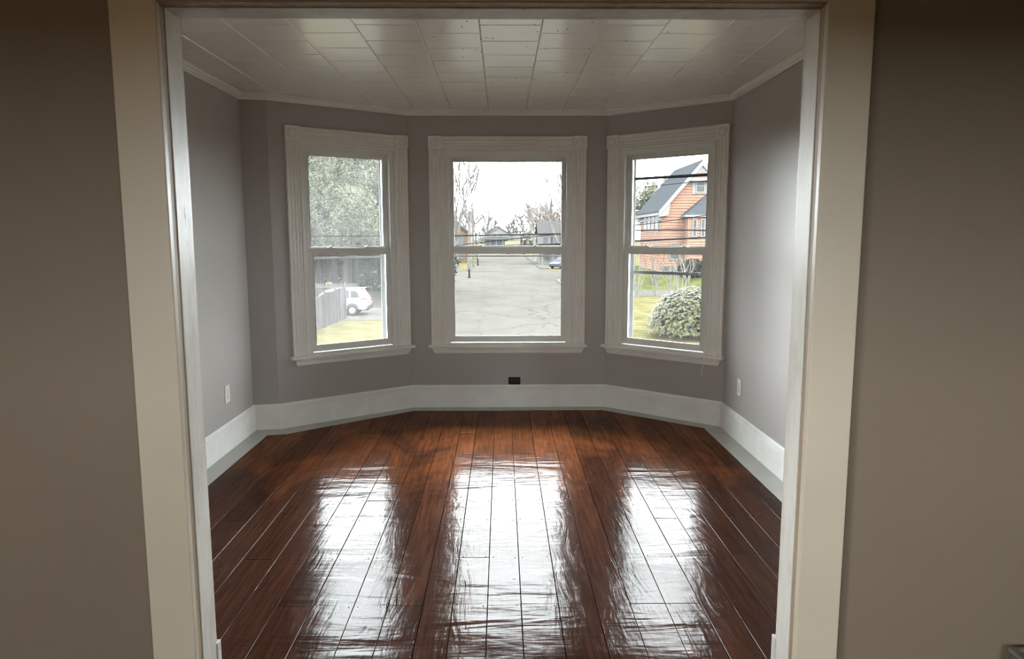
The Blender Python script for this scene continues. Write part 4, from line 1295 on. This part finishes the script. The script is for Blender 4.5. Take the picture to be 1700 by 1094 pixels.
# white house with shutters on the right
ws = empty('shuttered_house', (6.35, 121.5, G), 0, 'white house with dark shutters on the right side of the street', 'house')
MB().box(0, 9, 0, 9, -0.1, 5.25).build('wall', M['house_white'], ws)
gable_roof(ws, 0, 9, 0, 9, 5.25, 7.2, M['shingle_light'], 0.2, 'x', 0.4)
far_window(ws, 1.0, 3.9, 0.8, 1.3, 0.0)
far_window(ws, 2.75, 3.8, 0.85, 1.6, 0.0, shutters=True)
far_window(ws, 5.4, 3.8, 0.85, 1.6, 0.0, shutters=True)
far_window(ws, 1.25, 1.35, 0.75, 1.3, 0.0)
far_window(ws, 3.3, 1.35, 0.75, 1.3, 0.0)
MB().box(-0.06, 0.12, -0.08, 0.0, 0, 5.25).build('corner_board', M['house_white'], ws)
MB().box(0.2, 4.2, -1.6, 0.0, 2.35, 2.6).build('porch_roof', M['shingle'], ws)
for x in (0.35, 2.2, 4.05): MB().box(x - 0.08, x + 0.08, -1.5, -1.34, 0, 2.35).build('porch_post', M['house_white'], ws)

# tan house on the left
th = empty('tan_house', (-13.6, 130, G), 0, 'tan brown house half hidden by trees on the left of the street', 'house')
MB().box(0, 7.6, 0, 9, -0.1, 5.4).build('wall', M['house_tan'], th)
gable_roof(th, 0, 7.6, 0, 9, 5.4, 8.4, M['shingle_light'], 0.2, 'y', 0.4)
MB().prism([(0, 0.02, 5.4), (7.6, 0.02, 5.4), (3.8, 0.02, 8.4)], [(0, 9, 5.4), (7.6, 9, 5.4), (3.8, 9, 8.4)]).build('gable', M['house_tan'], th)
for x in (1.2, 3.6, 6.2):
    far_window(th, x, 4.1, 0.8, 1.4, 0.0); far_window(th, x, 1.6, 0.8, 1.4, 0.0)
MB().box(7.45, 7.75, -0.1, 0.1, 0, 5.4).build('corner_board', M['house_white'], th)

# ------------------------------------------------------------------ pole, cables, posts
up_ = empty('utility_pole', (-4.35, 110, G), 0, 'pale wooden utility pole at the left kerb down the street', 'pole')
MB().tube([(0, 0, -0.2), (0, 0, 9.0)], [0.19, 0.14], 10).build('shaft', M['pole'], up_)
MB().box(-1.1, 1.1, -0.07, 0.07, 8.3, 8.45).build('crossarm', M['pole'], up_)
for x in (-0.95, -0.45, 0.45, 0.95):
    MB().lathe([(0.05, 0.0), (0.07, 0.05), (0.04, 0.13)], (x, 0, 8.45), 'z', 8).build('insulator', M['house_white'], up_)
for x, y, h, lab in ((-3.8, 84, 0.95, 'short black post at the left kerb by the crossing street'), (-3.95, 119, 1.15, 'short black post further down the left kerb')):
    pt = empty('kerb_post', (x, y, G), 0, lab, 'post')
    MB().lathe([(0.16, 0.0), (0.16, 0.12), (0.10, 0.14), (0.10, h - 0.12), (0.13, h - 0.1), (0.09, h), (0.01, h + 0.03)], (0, 0, 0), 'z', 10).build('shaft', M['post_black'], pt)


def cable(pts, rad, label, sag=0.0):
    P = [Vector(p) for p in pts]
    out = []
    for k in range(len(P) - 1):
        for j in range(8):
            t_ = j / 8
            v = P[k].lerp(P[k + 1], t_); v.z -= sag * 4 * t_ * (1 - t_)
            out.append(v)
    out.append(P[-1])
    tag(MB().tube(out, rad, 6).build('overhead_cable', M['cable'], smooth=True), label, 'cable', 'cables along the street')


cable([(-14, 14, 1.50), (-0.9, 14, 1.505), (1.2, 14, 1.54), (2.6, 14, 1.60), (3.2, 14, 1.615), (16, 14, 1.35)], 0.013, 'black cable at eye level crossing all three windows')
cable([(-14, 14.2, 1.10), (-0.33, 14.2, 1.30), (1.13, 14.2, 1.34), (2.55, 14.2, 1.395), (4.05, 14.2, 1.465), (16, 14.2, 2.0)], 0.017, 'thicker black cable just above the middle sash rail')
cable([(-40, 62, 6.6), (-0.24, 60, 5.16), (3.32, 60, 5.01), (8, 60, 5.1), (12.96, 60, 5.59), (17.2, 60, 6.02), (40, 60, 8.0)], 0.028, 'thin cable high above the street in front of the sky')
cable([(-30, 20, -1.9), (4.23, 20, 1.85), (5.09, 20, 1.98), (30, 20, 5.6)], 0.011, 'thin cable slanting up across the red house')
